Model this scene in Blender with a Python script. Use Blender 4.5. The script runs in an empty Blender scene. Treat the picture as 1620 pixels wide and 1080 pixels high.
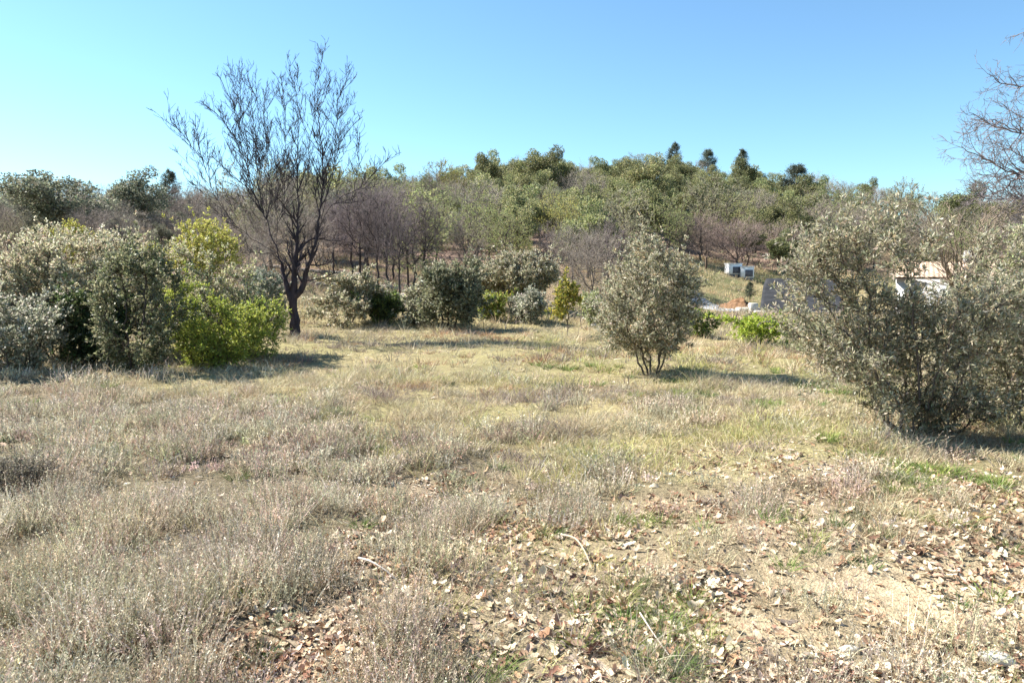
import bpy, math
import numpy as np

rng = np.random.default_rng(11)
sc = bpy.context.scene
COL = sc.collection

# ------------------------------------------------------------------ camera model
F, CU, CV, HZ, CAMZ = 1200.0, 810.0, 540.0, 430.0, 1.6
PIT = math.atan((CV - HZ) / F)
CP, SP = math.cos(PIT), math.sin(PIT)

# ------------------------------------------------------------------ noise
def _h(ix, iy, iz, seed):
    with np.errstate(over='ignore'):
        n = (ix.astype(np.int64) * 374761393 + iy.astype(np.int64) * 668265263 + iz.astype(np.int64) * 2147483647 + seed * 1274126177) & 0x7fffffff
        n = ((n ^ (n >> 13)) * 1274126177) & 0x7fffffff
        n = ((n ^ (n >> 15)) * 40503 + 12345) & 0x7fffffff
    return ((n ^ (n >> 11)) & 0xffff) / 65535.0

def vnoise(x, y, z=None, seed=0):
    x = np.asarray(x, float); y = np.asarray(y, float)
    z = np.zeros_like(x) if z is None else np.asarray(z, float)
    fx, fy, fz = np.floor(x), np.floor(y), np.floor(z)
    tx, ty, tz = x - fx, y - fy, z - fz
    tx, ty, tz = tx*tx*(3-2*tx), ty*ty*(3-2*ty), tz*tz*(3-2*tz)
    r = 0
    for a in (0, 1):
        for b in (0, 1):
            for c in (0, 1):
                w = (tx if a else 1-tx) * (ty if b else 1-ty) * (tz if c else 1-tz)
                r = r + w * _h(fx+a, fy+b, fz+c, seed)
    return r

def fbm(x, y, z=None, seed=0, o=3):
    r, a, s = 0, 0.5, 0
    x = np.asarray(x, float); y = np.asarray(y, float)
    for i in range(o):
        r = r + a * vnoise(x * 2**i, y * 2**i, None if z is None else np.asarray(z) * 2**i, seed + i * 7)
        s += a; a *= 0.5
    return r / s

def sstep(a, b, x):
    t = np.clip((np.asarray(x, float) - a) / (b - a), 0, 1)
    return t * t * (3 - 2 * t)

# ------------------------------------------------------------------ terrain
TU = np.array([-400, 0, 160, 300, 500, 700, 900, 1060, 1200, 1330, 1450, 1620, 2000], float)
TV = np.array([350, 350, 350, 345, 332, 317, 296, 286, 305, 331, 350, 368, 372], float)
TD = np.array([60, 60, 65, 75, 90, 110, 122, 130, 125, 112, 98, 84, 80], float)
TS = np.array([17, 17, 18.5, 20, 23, 25, 27, 34, 44, 46, 48, 50, 50], float)

def H(x, y, micro=True):
    x = np.asarray(x, float); y = np.asarray(y, float)
    az = np.clip(np.arctan2(x, np.maximum(y, 1e-3)), -0.95, 0.95)
    u = CU + F * np.tan(az)
    r = y / 1.0
    D = np.interp(u, TU, TD); S = np.interp(u, TU, TS); V = np.interp(u, TU, TV)
    zr = CAMZ + (HZ - V) / F * D
    t = (r - S) / (D - S)
    tt = np.clip(t, 0, 1)
    prof = 0.82 * (np.sqrt(tt*tt + 0.0025) - 0.05) + 0.18 * tt * tt
    over = np.clip(t - 1, 0, None)
    z = zr * prof - np.minimum(over * 6.0, 14)
    # natural undulation of the slope
    z = z + sstep(0.05, 0.5, t) * (fbm(x * 0.06, y * 0.06, seed=3) - 0.5) * 2.2
    # sunken house plot
    dip = sstep(10.9, 12.4, x) * sstep(30.2, 31.8, y) * (1 - sstep(40, 43.5, y))
    z = z - 1.45 * dip
    z = z - 0.2 * sstep(22, 34, y) * sstep(5, 9, x)
    # terraces on the left slope
    tz = (1 - sstep(2, 8, x)) * sstep(20, 24, y) * (1 - sstep(46, 56, y))
    st = 4.2
    fr = (y / st) - np.floor(y / st)
    z = z + tz * 0.32 * (sstep(0.0, 0.16, fr) - fr)
    if micro:
        near = 1 - sstep(24, 45, y)
        z = z + near * ((fbm(x * 0.35 + 9, y * 0.35, seed=21) - 0.5) * 0.22 + (fbm(x * 1.6, y * 1.6, seed=5) - 0.5) * 0.10)
    return z

def P(u, v, d):
    dx = (u - CU) / F; dv = -(v - CV) / F
    s = d / (CP + dv * SP)
    return np.array([dx * s, d, CAMZ + (-SP + dv * CP) * s])

def X(u, d, z=0.0):
    return (u - CU) / F * (d * CP - (z - CAMZ) * SP)

def G(u, d):
    z = 0.0
    for _ in range(4):
        x = X(u, d, z); z = float(H(x, d))
    return np.array([x, d, z])

def UV(x, y, z):
    dep = y * CP - (z - CAMZ) * SP
    up = y * SP + (z - CAMZ) * CP
    return CU + F * x / dep, CV - F * up / dep

# ------------------------------------------------------------------ mesh helpers
class MB:
    """collects quads / tris with a colour per vertex"""
    def __init__(s): s.v = []; s.c = []; s.f = []; s.n = 0
    def add(s, v, f, c):
        v = np.asarray(v, np.float32).reshape(-1, 3); f = np.asarray(f, np.int32)
        c = np.asarray(c, np.float32)
        if c.ndim == 1: c = np.tile(c, (len(v), 1))
        s.v.append(v); s.c.append(c[:, :3]); s.f.append(f + s.n); s.n += len(v)
    def mesh(s, name, mats, smooth=False):
        me = bpy.data.meshes.new(name)
        v = np.concatenate(s.v); c = np.concatenate(s.c)
        me.vertices.add(len(v)); me.vertices.foreach_set('co', v.ravel())
        loops = np.concatenate([f.ravel() for f in s.f]).astype(np.int32)
        sizes = np.concatenate([np.full(len(f), f.shape[1], np.int32) for f in s.f])
        starts = np.concatenate([[0], np.cumsum(sizes)[:-1]]).astype(np.int32)
        me.loops.add(len(loops)); me.loops.foreach_set('vertex_index', loops)
        me.polygons.add(len(sizes)); me.polygons.foreach_set('loop_start', starts)
        if smooth: me.polygons.foreach_set('use_smooth', np.ones(len(sizes), bool))
        a = me.attributes.new('tint', 'FLOAT_COLOR', 'POINT')
        a.data.foreach_set('color', np.concatenate([c, np.ones((len(c), 1), np.float32)], 1).astype(np.float32).ravel())
        for m in (mats if isinstance(mats, (list, tuple)) else [mats]): me.materials.append(m)
        me.update(calc_edges=True)
        return me

def link(name, me, parent=None, loc=None):
    o = bpy.data.objects.new(name, me); COL.objects.link(o)
    if parent is not None: o.parent = parent
    if loc is not None: o.location = [float(q) for q in loc]
    return o

def tag(o, label=None, cat=None, group=None, kind=None):
    if label: o['label'] = label
    if cat: o['category'] = cat
    if group: o['group'] = group
    if kind: o['kind'] = kind
    return o

def thing(name, label, cat, loc, group=None):
    e = bpy.data.objects.new(name, None); COL.objects.link(e)
    e.location = [float(q) for q in loc]; e.empty_display_size = 0.2
    return tag(e, label, cat, group)

def nrm(a):
    return a / np.maximum(np.linalg.norm(a, axis=-1, keepdims=True), 1e-9)

def rvec(n, r=None):
    return nrm((r or rng).normal(size=(n, 3)))

def pal(palette, n, jit=0.16, r=None):
    r = r or rng
    cols = np.array([p[:3] for p in palette], float)
    w = np.array([p[3] if len(p) > 3 else 1.0 for p in palette]); w = w / w.sum()
    c = cols[r.choice(len(cols), n, p=w)]
    return np.clip(c * np.exp(r.normal(0, jit, (n, 1))) * np.exp(r.normal(0, jit * 0.25, (n, 3))), 0.004, 0.9)

def frame(d, hint=None):
    h = np.tile([0.0, 0.0, 1.0], (len(d), 1)) if hint is None else hint
    bad = np.abs((d * h).sum(1)) > 0.97
    h = np.where(bad[:, None], np.array([[1.0, 0, 0]]), h)
    s = nrm(np.cross(d, h)); return s, np.cross(s, d)

def tubes(mb, a, b, ra, rb, k, col):
    """separate tapered tubes a->b (vectorised)"""
    n = len(a)
    if n == 0: return
    d = nrm(b - a); s, t = frame(d)
    ang = np.arange(k) * 2 * np.pi / k
    ring = np.cos(ang)[None, :, None] * s[:, None] + np.sin(ang)[None, :, None] * t[:, None]
    v = np.stack([a[:, None] + ring * ra[:, None, None], b[:, None] + ring * rb[:, None, None]], 1)
    idx = np.arange(n)[:, None] * 2 * k
    j = np.arange(k)[None]; j2 = (j + 1) % k
    f = np.stack([idx + j, idx + j2, idx + k + j2, idx + k + j], -1).reshape(-1, 4)
    c = np.repeat(np.asarray(col, float).reshape(-1, 3) * np.ones((n, 1)), 2 * k, 0)
    mb.add(v.reshape(-1, 3), f, c)

def ribbons(mb, base, d, length, width, bend, col, seg=2, tip=0.15, r=None):
    r = r or rng
    n = len(base)
    side = nrm(np.cross(d, rvec(n, r)))
    rows = []
    for i in range(seg + 1):
        t = i / seg
        p = base + d * (length * t)[:, None] + bend * (length * t * t)[:, None]
        w = width * (1 - (1 - tip) * t) * 0.5
        rows.append(np.stack([p - side * w[:, None], p + side * w[:, None]], 1))
    v = np.stack(rows, 1)
    per = 2 * (seg + 1)
    idx = np.arange(n)[:, None] * per
    f = np.concatenate([np.stack([idx + 2*i, idx + 2*i+1, idx + 2*i+3, idx + 2*i+2], -1) for i in range(seg)], 1).reshape(-1, 4)
    mb.add(v.reshape(-1, 3), f, np.repeat(col, per, 0))

def leaves(mb, base, d, length, width, col, r=None, fold=0.18, hint=None):
    """diamond leaves, one quad each, slightly folded along the midrib"""
    r = r or rng
    n = len(base)
    s = nrm(np.cross(d, rvec(n, r) if hint is None else hint)); up = np.cross(s, d)
    m = base + d * (length * 0.5)[:, None]
    l = m - s * (width * 0.5)[:, None] + up * (width * fold)[:, None]
    q = m + s * (width * 0.5)[:, None] + up * (width * fold)[:, None]
    v = np.stack([base, q, base + d * length[:, None], l], 1)
    f = np.arange(n * 4).reshape(-1, 4)
    mb.add(v.reshape(-1, 3), f, np.repeat(col, 4, 0))

# ------------------------------------------------------------------ growing
def colonize(attr, nodes, par, step, kill, maxit=90, trop=(0, 0, 0.15), jit=0.25, r=None):
    r = r or rng
    nodes = [np.asarray(n, float) for n in nodes]; par = list(par)
    A = np.asarray(attr, float)
    N = np.array(nodes)
    d2 = ((A[:, None] - N[None]) ** 2).sum(-1)
    near = d2.argmin(1); best = d2.min(1)
    trop = np.array(trop, float)
    for it in range(maxit):
        alive = best > kill * kill
        A, near, best = A[alive], near[alive], best[alive]
        if len(A) == 0: break
        dirs = nrm(A - N[near])
        uq, inv = np.unique(near, return_inverse=True)
        acc = np.zeros((len(uq), 3)); np.add.at(acc, inv, dirs)
        acc = nrm(nrm(acc) + trop + r.normal(0, jit, acc.shape))
        new = N[uq] + acc * step
        k0 = len(N)
        N = np.concatenate([N, new]); par.extend(uq.tolist())
        nd = ((A[:, None] - new[None]) ** 2).sum(-1)
        m = nd.min(1); w = nd.argmin(1) + k0
        up = m < best
        near = np.where(up, w, near); best = np.where(up, m, best)
        if len(N) > 9000: break
    return N, np.array(par)

def pipe_radii(par, tip, e=2.3, cap=None):
    n = len(par); acc = np.zeros(n); r = np.zeros(n); te = tip ** e
    for i in range(n - 1, -1, -1):
        r[i] = max(acc[i], te) ** (1 / e)
        if par[i] >= 0: acc[par[i]] += r[i] ** e
    if cap: r = np.minimum(r, cap)
    return r

def skeleton(mb, N, par, rad, col, thick=0.03, r=None):
    ch = np.where(par >= 0)[0]
    a, b = N[par[ch]], N[ch]
    ra, rb = np.minimum(rad[par[ch]], rad[ch] * 1.35), rad[ch]
    big = ra > thick
    c = np.asarray(col, float) * np.exp((r or rng).normal(0, 0.12, (len(ch), 1)))
    d = nrm(b - a) * (rb * 0.35)[:, None]
    tubes(mb, a[big] - d[big], b[big] + d[big], ra[big], rb[big], 8, c[big])
    tubes(mb, a[~big], b[~big] + d[~big], ra[~big], rb[~big], 4, c[~big])

def sprays(tw, lf, N, D, per, tl, lper, ll, lw, twcol, palette, up=0.3, out=0.5, centre=None, tr=0.004, r=None, droop=0.0):
    """short twigs growing from thin nodes, each carrying leaves"""
    r = r or rng
    n = len(N) * per
    b = np.repeat(N, per, 0); d0 = np.repeat(D, per, 0)
    o = nrm(b - centre) if centre is not None else 0
    d = nrm(d0 * 0.5 + rvec(n, r) * 0.75 + o * out + np.array([0, 0, up]))
    L = tl * r.uniform(0.5, 1.3, n)
    e = b + d * L[:, None]; e[:, 2] -= droop * L
    d = nrm(e - b)
    if tw is not None:
        tubes(tw, b, e, np.full(n, tr), np.full(n, tr * 0.45), 3, np.asarray(twcol) * np.exp(r.normal(0, .15, (n, 1))))
    if lf is not None and lper > 0:
        m = n * lper
        t = r.uniform(0.15, 1.0, m)
        B = np.repeat(b, lper, 0); Dd = np.repeat(d, lper, 0); LL = np.repeat(L, lper)
        p = B + Dd * (LL * t)[:, None]
        pd = nrm(np.cross(Dd, rvec(m, r)))
        ld = nrm(Dd * 0.75 + pd * 0.9 + np.array([0, 0, 0.15]))
        leaves(lf, p, ld, ll * r.uniform(0.6, 1.25, m), lw * r.uniform(0.7, 1.2, m), pal(palette, m, 0.2, r), r)
    return e, d

def lobes_points(c, rad, n, thr=0.40, scale=1.3, seed=0, shell=0.35, r=None, cut=None):
    """points through an uneven crown volume: noisy outline, gaps inside"""
    r = r or rng
    out = []
    got = 0
    c = np.array(c, float); rad = np.array(rad, float)
    for _ in range(60):
        q = rvec(4 * n, r)
        q = q / ((np.abs(q) ** 2.7).sum(1, keepdims=True) ** (1 / 2.7)) * (r.uniform(0, 1, (4 * n, 1)) ** shell)
        bump = 0.55 + 0.75 * vnoise(*(q * 1.7 + seed * 3.3 + 7).T, seed=seed)
        q = q * bump[:, None]
        p = c + q * rad
        k = vnoise(*(p * scale + 31.7).T, seed=seed + 5) > thr
        if cut is not None: k &= cut(p)
        p = p[k]; out.append(p); got += len(p)
        if got >= n: break
    return np.concatenate(out)[:n]

# ------------------------------------------------------------------ materials
def mat(name):
    m = bpy.data.materials.new(name); m.use_nodes = True
    nt = m.node_tree; nt.nodes.clear()
    return m, nt, nt.nodes.new, nt.links.new

def leaf_mat(name, trans=0.35, rough=0.55, rand=0.0, spec=0.25):
    m, nt, N, L = mat(name)
    out = N('ShaderNodeOutputMaterial')
    at = N('ShaderNodeAttribute'); at.attribute_name = 'tint'
    col = at.outputs['Color']
    if rand > 0:
        oi = N('ShaderNodeObjectInfo')
        mr = N('ShaderNodeMapRange'); mr.inputs['To Min'].default_value = 1 - rand; mr.inputs['To Max'].default_value = 1 + rand
        L(oi.outputs['Random'], mr.inputs['Value'])
        ml = N('ShaderNodeMath'); ml.operation = 'MULTIPLY'; ml.inputs[1].default_value = 7.31
        fr = N('ShaderNodeMath'); fr.operation = 'FRACT'
        L(oi.outputs['Random'], ml.inputs[0]); L(ml.outputs[0], fr.inputs[0])
        mh = N('ShaderNodeMapRange'); mh.inputs['To Min'].default_value = 0.5 - rand * 0.07; mh.inputs['To Max'].default_value = 0.5 + rand * 0.07
        L(fr.outputs[0], mh.inputs['Value'])
        hs = N('ShaderNodeHueSaturation')
        L(col, hs.inputs['Color']); L(mr.outputs[0], hs.inputs['Value']); L(mh.outputs[0], hs.inputs['Hue'])
        col = hs.outputs['Color']
    b = N('ShaderNodeBsdfPrincipled'); b.inputs['Roughness'].default_value = rough
    b.inputs['Specular IOR Level'].default_value = spec
    L(col, b.inputs['Base Color'])
    if trans > 0:
        t = N('ShaderNodeBsdfTranslucent'); L(col, t.inputs['Color'])
        mx = N('ShaderNodeMixShader'); mx.inputs[0].default_value = trans
        L(b.outputs[0], mx.inputs[1]); L(t.outputs[0], mx.inputs[2]); L(mx.outputs[0], out.inputs[0])
    else:
        L(b.outputs[0], out.inputs[0])
    return m

def noise_mat(name, cols, scale=6.0, rough=0.85, bump=0.0, bscale=40.0, stretch=(1, 1, 1), spec=0.3, tint=False):
    """colour ramp over object-space noise, optional bump"""
    m, nt, N, L = mat(name)
    out = N('ShaderNodeOutputMaterial'); b = N('ShaderNodeBsdfPrincipled')
    b.inputs['Roughness'].default_value = rough; b.inputs['Specular IOR Level'].default_value = spec
    tc = N('ShaderNodeTexCoord'); mp = N('ShaderNodeMapping'); mp.inputs['Scale'].default_value = stretch
    L(tc.outputs['Object'], mp.inputs[0])
    no = N('ShaderNodeTexNoise'); no.inputs['Scale'].default_value = scale; no.inputs['Detail'].default_value = 6
    L(mp.outputs[0], no.inputs['Vector'])
    cr = N('ShaderNodeValToRGB'); el = cr.color_ramp.elements
    while len(el) < len(cols): el.new(0.5)
    for i, c in enumerate(cols):
        el[i].position = 0.3 + 0.4 * i / max(1, len(cols) - 1); el[i].color = (*c, 1)
    L(no.outputs['Fac'], cr.inputs[0])
    col = cr.outputs[0]
    if tint:
        at = N('ShaderNodeAttribute'); at.attribute_name = 'tint'
        mx = N('ShaderNodeMix'); mx.data_type = 'RGBA'; mx.blend_type = 'MULTIPLY'; mx.inputs[0].default_value = 1
        L(col, mx.inputs[6]); L(at.outputs['Color'], mx.inputs[7]); col = mx.outputs[2]
    L(col, b.inputs['Base Color'])
    if bump > 0:
        n2 = N('ShaderNodeTexNoise'); n2.inputs['Scale'].default_value = bscale; n2.inputs['Detail'].default_value = 5
        L(mp.outputs[0], n2.inputs['Vector'])
        bp = N('ShaderNodeBump'); bp.inputs['Strength'].default_value = bump; bp.inputs['Distance'].default_value = 0.02
        L(n2.outputs['Fac'], bp.inputs['Height']); L(bp.outputs[0], b.inputs['Normal'])
    L(b.outputs[0], out.inputs[0])
    return m

M_LEAF = leaf_mat('foliage', 0.45, 0.5, spec=0.35)
M_HLEAF = leaf_mat('hill_foliage', 0.42, 0.6, rand=0.26)
M_BARK = leaf_mat('bark', 0.0, 0.9, spec=0.15)
M_HBARK = leaf_mat('hill_bark', 0.0, 0.9, rand=0.2, spec=0.1)
M_GRASS = leaf_mat('dry_blades', 0.25, 0.7, spec=0.2)
M_LITTER = leaf_mat('litter', 0.12, 0.95, spec=0.04)
M_DARKBARK = noise_mat('dark_bark', [(0.6, 0.6, 0.6), (1.0, 1.0, 1.0), (1.5, 1.45, 1.4)], 14, 0.9, 0.8, 30, (1, 1, 0.3), 0.1, tint=True)

# ------------------------------------------------------------------ ground sheet
def pxl(x, y):
    z = H(x, y, False)
    return UV(x, np.maximum(y, 1.2), z)

def zone_thyme(x, y):
    u, v = pxl(x, y)
    w = (fbm(x * 0.9, y * 0.9, seed=40) - 0.5) * 330
    edge = np.interp(v, [520, 640, 690, 760, 800, 840, 880, 960, 1080, 1400], [40, 380, 720, 830, 800, 690, 650, 640, 720, 800])
    w = w + (fbm(x * 3.1, y * 3.1, seed=41) - .5) * 260
    a = sstep(90, -90, u + w - edge)
    # outlying cushions
    b = sstep(0.55, 0.64, fbm(x * 1.3 + 20, y * 1.3, seed=44)) * (0.35 + .65 * sstep(1350, 900, u)) * 0.8
    # the tongue of thyme reaching right
    c = np.exp(-((u - 920) / 110) ** 2 - ((v - 800) / 28) ** 2)
    return np.clip(np.maximum(np.maximum(a, b), c), 0, 1) * sstep(545, 640, v)

def zone_litter(x, y):
    u, v = pxl(x, y)
    w = (fbm(x * 0.7 + 3, y * 0.7, seed=50) - 0.5) * 260
    w = w + (fbm(x * 2.7, y * 2.7 + 9, seed=52) - .5) * 200
    a = sstep(-80, 80, v - np.interp(u, [0, 520, 620, 700, 900, 1000, 1300, 1620, 2200], [1250, 950, 770, 760, 800, 735, 745, 770, 780]) + w * 0.45)
    # patch of oak leaves lying under the right olive
    return np.clip(a, 0, 1)

def zone_path(x, y):
    u, v = pxl(x, y)
    a = np.exp(-((v - np.interp(u, [900, 1620], [890, 960]) + (fbm(x, y, seed=61) - .5) * 90) / 40) ** 2) * sstep(1100, 1330, u)
    b = np.exp(-(((u - 1200) / 130) ** 2 + ((v - 1000) / 30) ** 2))
    return np.clip(np.maximum(a, 0.8 * b), 0, 1)

def axis(lo, hi, fine_lo, fine_hi, fine, growth=1.09):
    a = list(np.arange(fine_lo, fine_hi, fine))
    s = fine
    while a[-1] < hi: s *= growth; a.append(a[-1] + s)
    s = fine; b = []
    x = fine_lo
    while x > lo: s *= growth; x -= s; b.append(x)
    return np.array(b[::-1] + a)

gx = axis(-1500, 1500, -6, 6, 0.09, 1.055)
gy = axis(-60, 2500, 1.5, 12, 0.09, 1.035)
XX, YY = np.meshgrid(gx, gy)
ZZ = H(XX, YY)
zp = zone_path(XX, YY); zl = zone_litter(XX, YY); zt = zone_thyme(XX, YY)
ZZ = ZZ + (1 - sstep(14, 20, YY)) * (fbm(XX * 4, YY * 4, seed=77) - 0.5) * 0.03 * (1 - .8 * zp)
gc = np.zeros(XX.shape + (3,))
n1 = fbm(XX * 0.5, YY * 0.5, seed=8)[..., None]; n2 = fbm(XX * 2.3, YY * 2.3, seed=9)[..., None]
straw = np.array([0.30, 0.25, 0.14]) * (0.75 + 0.5 * n2); green = np.array([0.20, 0.21, 0.085])
base = straw * (1 - 0.6 * n1) + green * 0.6 * n1
earth = np.array([0.235, 0.18, 0.12]) * (0.7 + 0.6 * n2)
sand = np.array([0.48, 0.385, 0.26]) * (0.85 + 0.3 * n2)
dark = np.array([0.125, 0.10, 0.075]) * (0.7 + 0.6 * n2)
gc = base + (dark - base) * (zt * 0.8)[..., None]
gc = gc + (earth + 0.03 - gc) * (zl * 0.75)[..., None]
gc = gc + (sand - gc) * (zp * 0.85)[..., None]
hill = sstep(24, 34, YY)[..., None]
mauve = np.array([0.22, 0.155, 0.125]) * (0.7 + 0.6 * n2)
tan = np.array([0.30, 0.24, 0.15])
ngh = sstep(0.42, 0.62, fbm(XX * 0.12, YY * 0.12, seed=14))[..., None]
hcol = mauve + (tan - mauve) * ngh * 0.7
# the mown clearing beside the house
clr = (sstep(7, 10, XX) * (1 - sstep(27, 32, XX)) * sstep(30, 36, YY) * (1 - sstep(57, 62, YY)))[..., None]
cl_c = np.array([0.30, 0.25, 0.14]) + (np.array([0.17, 0.17, 0.08]) - np.array([0.30, 0.25, 0.14])) * sstep(0.45, 0.6, fbm(XX * .35, YY * .9, seed=15))[..., None]
hcol = hcol + (cl_c - hcol) * clr
gc = gc + (hcol - gc) * hill
mb = MB()
ny, nx = XX.shape
ii = np.arange(ny * nx).reshape(ny, nx)
gf = np.stack([ii[:-1, :-1], ii[:-1, 1:], ii[1:, 1:], ii[1:, :-1]], -1).reshape(-1, 4)
mb.add(np.stack([XX, YY, ZZ], -1).reshape(-1, 3), gf, np.clip(gc, 0.01, 0.8).reshape(-1, 3))
M_GROUND, nt, N, L = mat('ground')
out = N('ShaderNodeOutputMaterial'); b = N('ShaderNodeBsdfPrincipled'); b.inputs['Roughness'].default_value = 0.95
b.inputs['Specular IOR Level'].default_value = 0.1
at = N('ShaderNodeAttribute'); at.attribute_name = 'tint'
tc = N('ShaderNodeTexCoord')
na = N('ShaderNodeTexNoise'); na.inputs['Scale'].default_value = 18; na.inputs['Detail'].default_value = 8; na.inputs['Roughness'].default_value = 0.7
nb = N('ShaderNodeTexVoronoi'); nb.inputs['Scale'].default_value = 70
L(tc.outputs['Object'], na.inputs['Vector']); L(tc.outputs['Object'], nb.inputs['Vector'])
cr = N('ShaderNodeValToRGB'); cr.color_ramp.elements[0].position = 0.3; cr.color_ramp.elements[0].color = (0.5, 0.48, 0.45, 1)
cr.color_ramp.elements[1].position = 0.7; cr.color_ramp.elements[1].color = (1.35, 1.32, 1.25, 1)
L(na.outputs['Fac'], cr.inputs[0])
mx = N('ShaderNodeMix'); mx.data_type = 'RGBA'; mx.blend_type = 'MULTIPLY'; mx.inputs[0].default_value = 1
L(at.outputs['Color'], mx.inputs[6]); L(cr.outputs[0], mx.inputs[7]); L(mx.outputs[2], b.inputs['Base Color'])
ad = N('ShaderNodeMath'); ad.operation = 'ADD'; L(na.outputs['Fac'], ad.inputs[0]); L(nb.outputs['Distance'], ad.inputs[1])
bp = N('ShaderNodeBump'); bp.inputs['Strength'].default_value = 0.4; bp.inputs['Distance'].default_value = 0.02
L(ad.outputs[0], bp.inputs['Height']); L(bp.outputs[0], b.inputs['Normal']); L(b.outputs[0], out.inputs[0])
tag(link('ground', mb.mesh('ground', M_GROUND, True)), 'rough meadow ground rising into a wooded hillside', 'ground', kind='structure')

# ------------------------------------------------------------------ ground cover (stuff)
def scatter(n, y0, y1, dens, power=1.6, wide=0.78, extra=1.2):
    """points in the visible wedge, thinning with distance; DENS(x, y) accepts"""
    k = 1 - power
    t = rng.uniform(0, 1, n)
    y = (y0 ** (k + 1) + t * (y1 ** (k + 1) - y0 ** (k + 1))) ** (1 / (k + 1)) if abs(k + 1) > 1e-6 else y0 * (y1 / y0) ** t
    x = rng.uniform(-1, 1, n) * (wide * y + extra)
    keep = rng.uniform(0, 1, n) < dens(x, y)
    x, y = x[keep], y[keep]
    return np.stack([x, y, H(x, y)], 1)

def rep(a, n): return np.repeat(a, n, 0)

# --- grey thyme cushions
THY = [(0.47, 0.405, 0.295, 4), (0.55, 0.475, 0.36, 3), (0.37, 0.35, 0.225, 3.5), (0.62, 0.54, 0.43, 2.4), (0.40, 0.29, 0.23, 2.4), (0.24, 0.215, 0.15, 1.5)]
def d_thyme(x, y):
    return zone_thyme(x, y) * (0.03 + 0.97 * sstep(0.45, 0.53, fbm(x * 2.5, y * 2.5, seed=71)))
mb = MB()
for (n, y0, y1, ns, nl, wst, wl) in ((6200, 2.0, 5.5, 24, 11, 0.0028, 1.05), (9000, 5.5, 10, 17, 6, 0.005, 1.7), (7000, 10, 20, 12, 2, 0.009, 2.6)):
    c = scatter(n, y0, y1, d_thyme, 1.5)
    m = len(c)
    size = rng.uniform(0.5, 1.25, m) * (0.55 + 0.55 * fbm(c[:, 0] * 0.8, c[:, 1] * 0.8, seed=70) + 0.80 * sstep(.45, .62, fbm(c[:, 0] * 2.5, c[:, 1] * 2.5, seed=71)))
    cc = pal(THY, m, 0.20)
    bs = rep(c, ns); s = np.repeat(size, ns); k = len(bs)
    a = rng.uniform(0, 2 * np.pi, k); rr = np.sqrt(rng.uniform(0, 1, k)) * 0.085 * s
    off = np.stack([np.cos(a) * rr, np.sin(a) * rr, np.zeros(k)], 1)
    d = nrm(off / (0.10 * s[:, None]) * 0.75 + np.array([0, 0, 1.0]) + rng.normal(0, 0.22, (k, 3)))
    Ln = rng.uniform(0.045, 0.115, k) * s
    scol = rep(cc, ns) * np.exp(rng.normal(0, 0.2, (k, 1)))
    bend = np.stack([rng.normal(0, .2, k), rng.normal(0, .2, k), rng.uniform(0.0, 0.35, k)], 1)
    ribbons(mb, bs + off, d, Ln, np.full(k, wst), bend, scol * 0.9, 2, 0.4)
    q = k * nl
    t = rng.uniform(0.25, 1.05, q)
    lp = rep(bs + off, nl) + rep(d, nl) * (np.repeat(Ln, nl) * t)[:, None] + rep(bend, nl) * (np.repeat(Ln, nl) * t * t)[:, None]
    ld = nrm(rep(d, nl) * 0.9 + rvec(q) * 0.8)
    leaves(mb, lp, ld, rng.uniform(0.008, 0.016, q) * wl, rng.uniform(0.003, 0.0055, q) * wl, rep(scol, nl) * np.exp(rng.normal(0, .25, (q, 1))))
tag(link('thyme_cover', mb.mesh('thyme', M_GRASS)), 'low grey thyme cushions covering the near part of the meadow', 'heath plants', kind='stuff')

# --- dry and green grass of the meadow
def d_grass(x, y):
    u, v = pxl(x, y)
    p = 0.12 + 0.88 * sstep(0.38, 0.56, fbm(x * 1.2, y * 0.8, seed=90))
    p = p * (1 - 0.90 * zone_thyme(x, y)) * (1 - 0.66 * zone_litter(x, y)) * (1 - 0.9 * zone_path(x, y))
    return np.clip(p, 0, 1)
def grass_col(x, y, n):
    u, v = pxl(x, y)
    g = sstep(0.40, 0.62, fbm(x * 0.45 + 5, y * 0.45, seed=91)) * (0.25 + 0.75 * sstep(520, 980, u))
    red = sstep(0.60, 0.70, fbm(x * 0.7, y * 0.7 + 40, seed=92))
    grey = sstep(0.55, 0.66, fbm(x * 0.55, y * 1.1 + 90, seed=93))
    st = pal([(0.53, 0.45, 0.29), (0.43, 0.36, 0.23), (0.61, 0.53, 0.36), (0.37, 0.29, 0.20)], n, 0.14)
    gr = pal([(0.36, 0.355, 0.13), (0.47, 0.435, 0.19), (0.27, 0.28, 0.10)], n, 0.16)
    rd = pal([(0.38, 0.24, 0.14)], n, 0.14); gy = pal([(0.27, 0.22, 0.19)], n, 0.14)
    pick = rng.uniform(0, 1, n)
    c = np.where((pick < g * 0.55)[:, None], gr, st)
    c = np.where((rng.uniform(0, 1, n) < red * 0.55)[:, None], rd, c)
    c = np.where((rng.uniform(0, 1, n) < grey * 0.6)[:, None], gy, c)
    return c
mb = MB()
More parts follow.
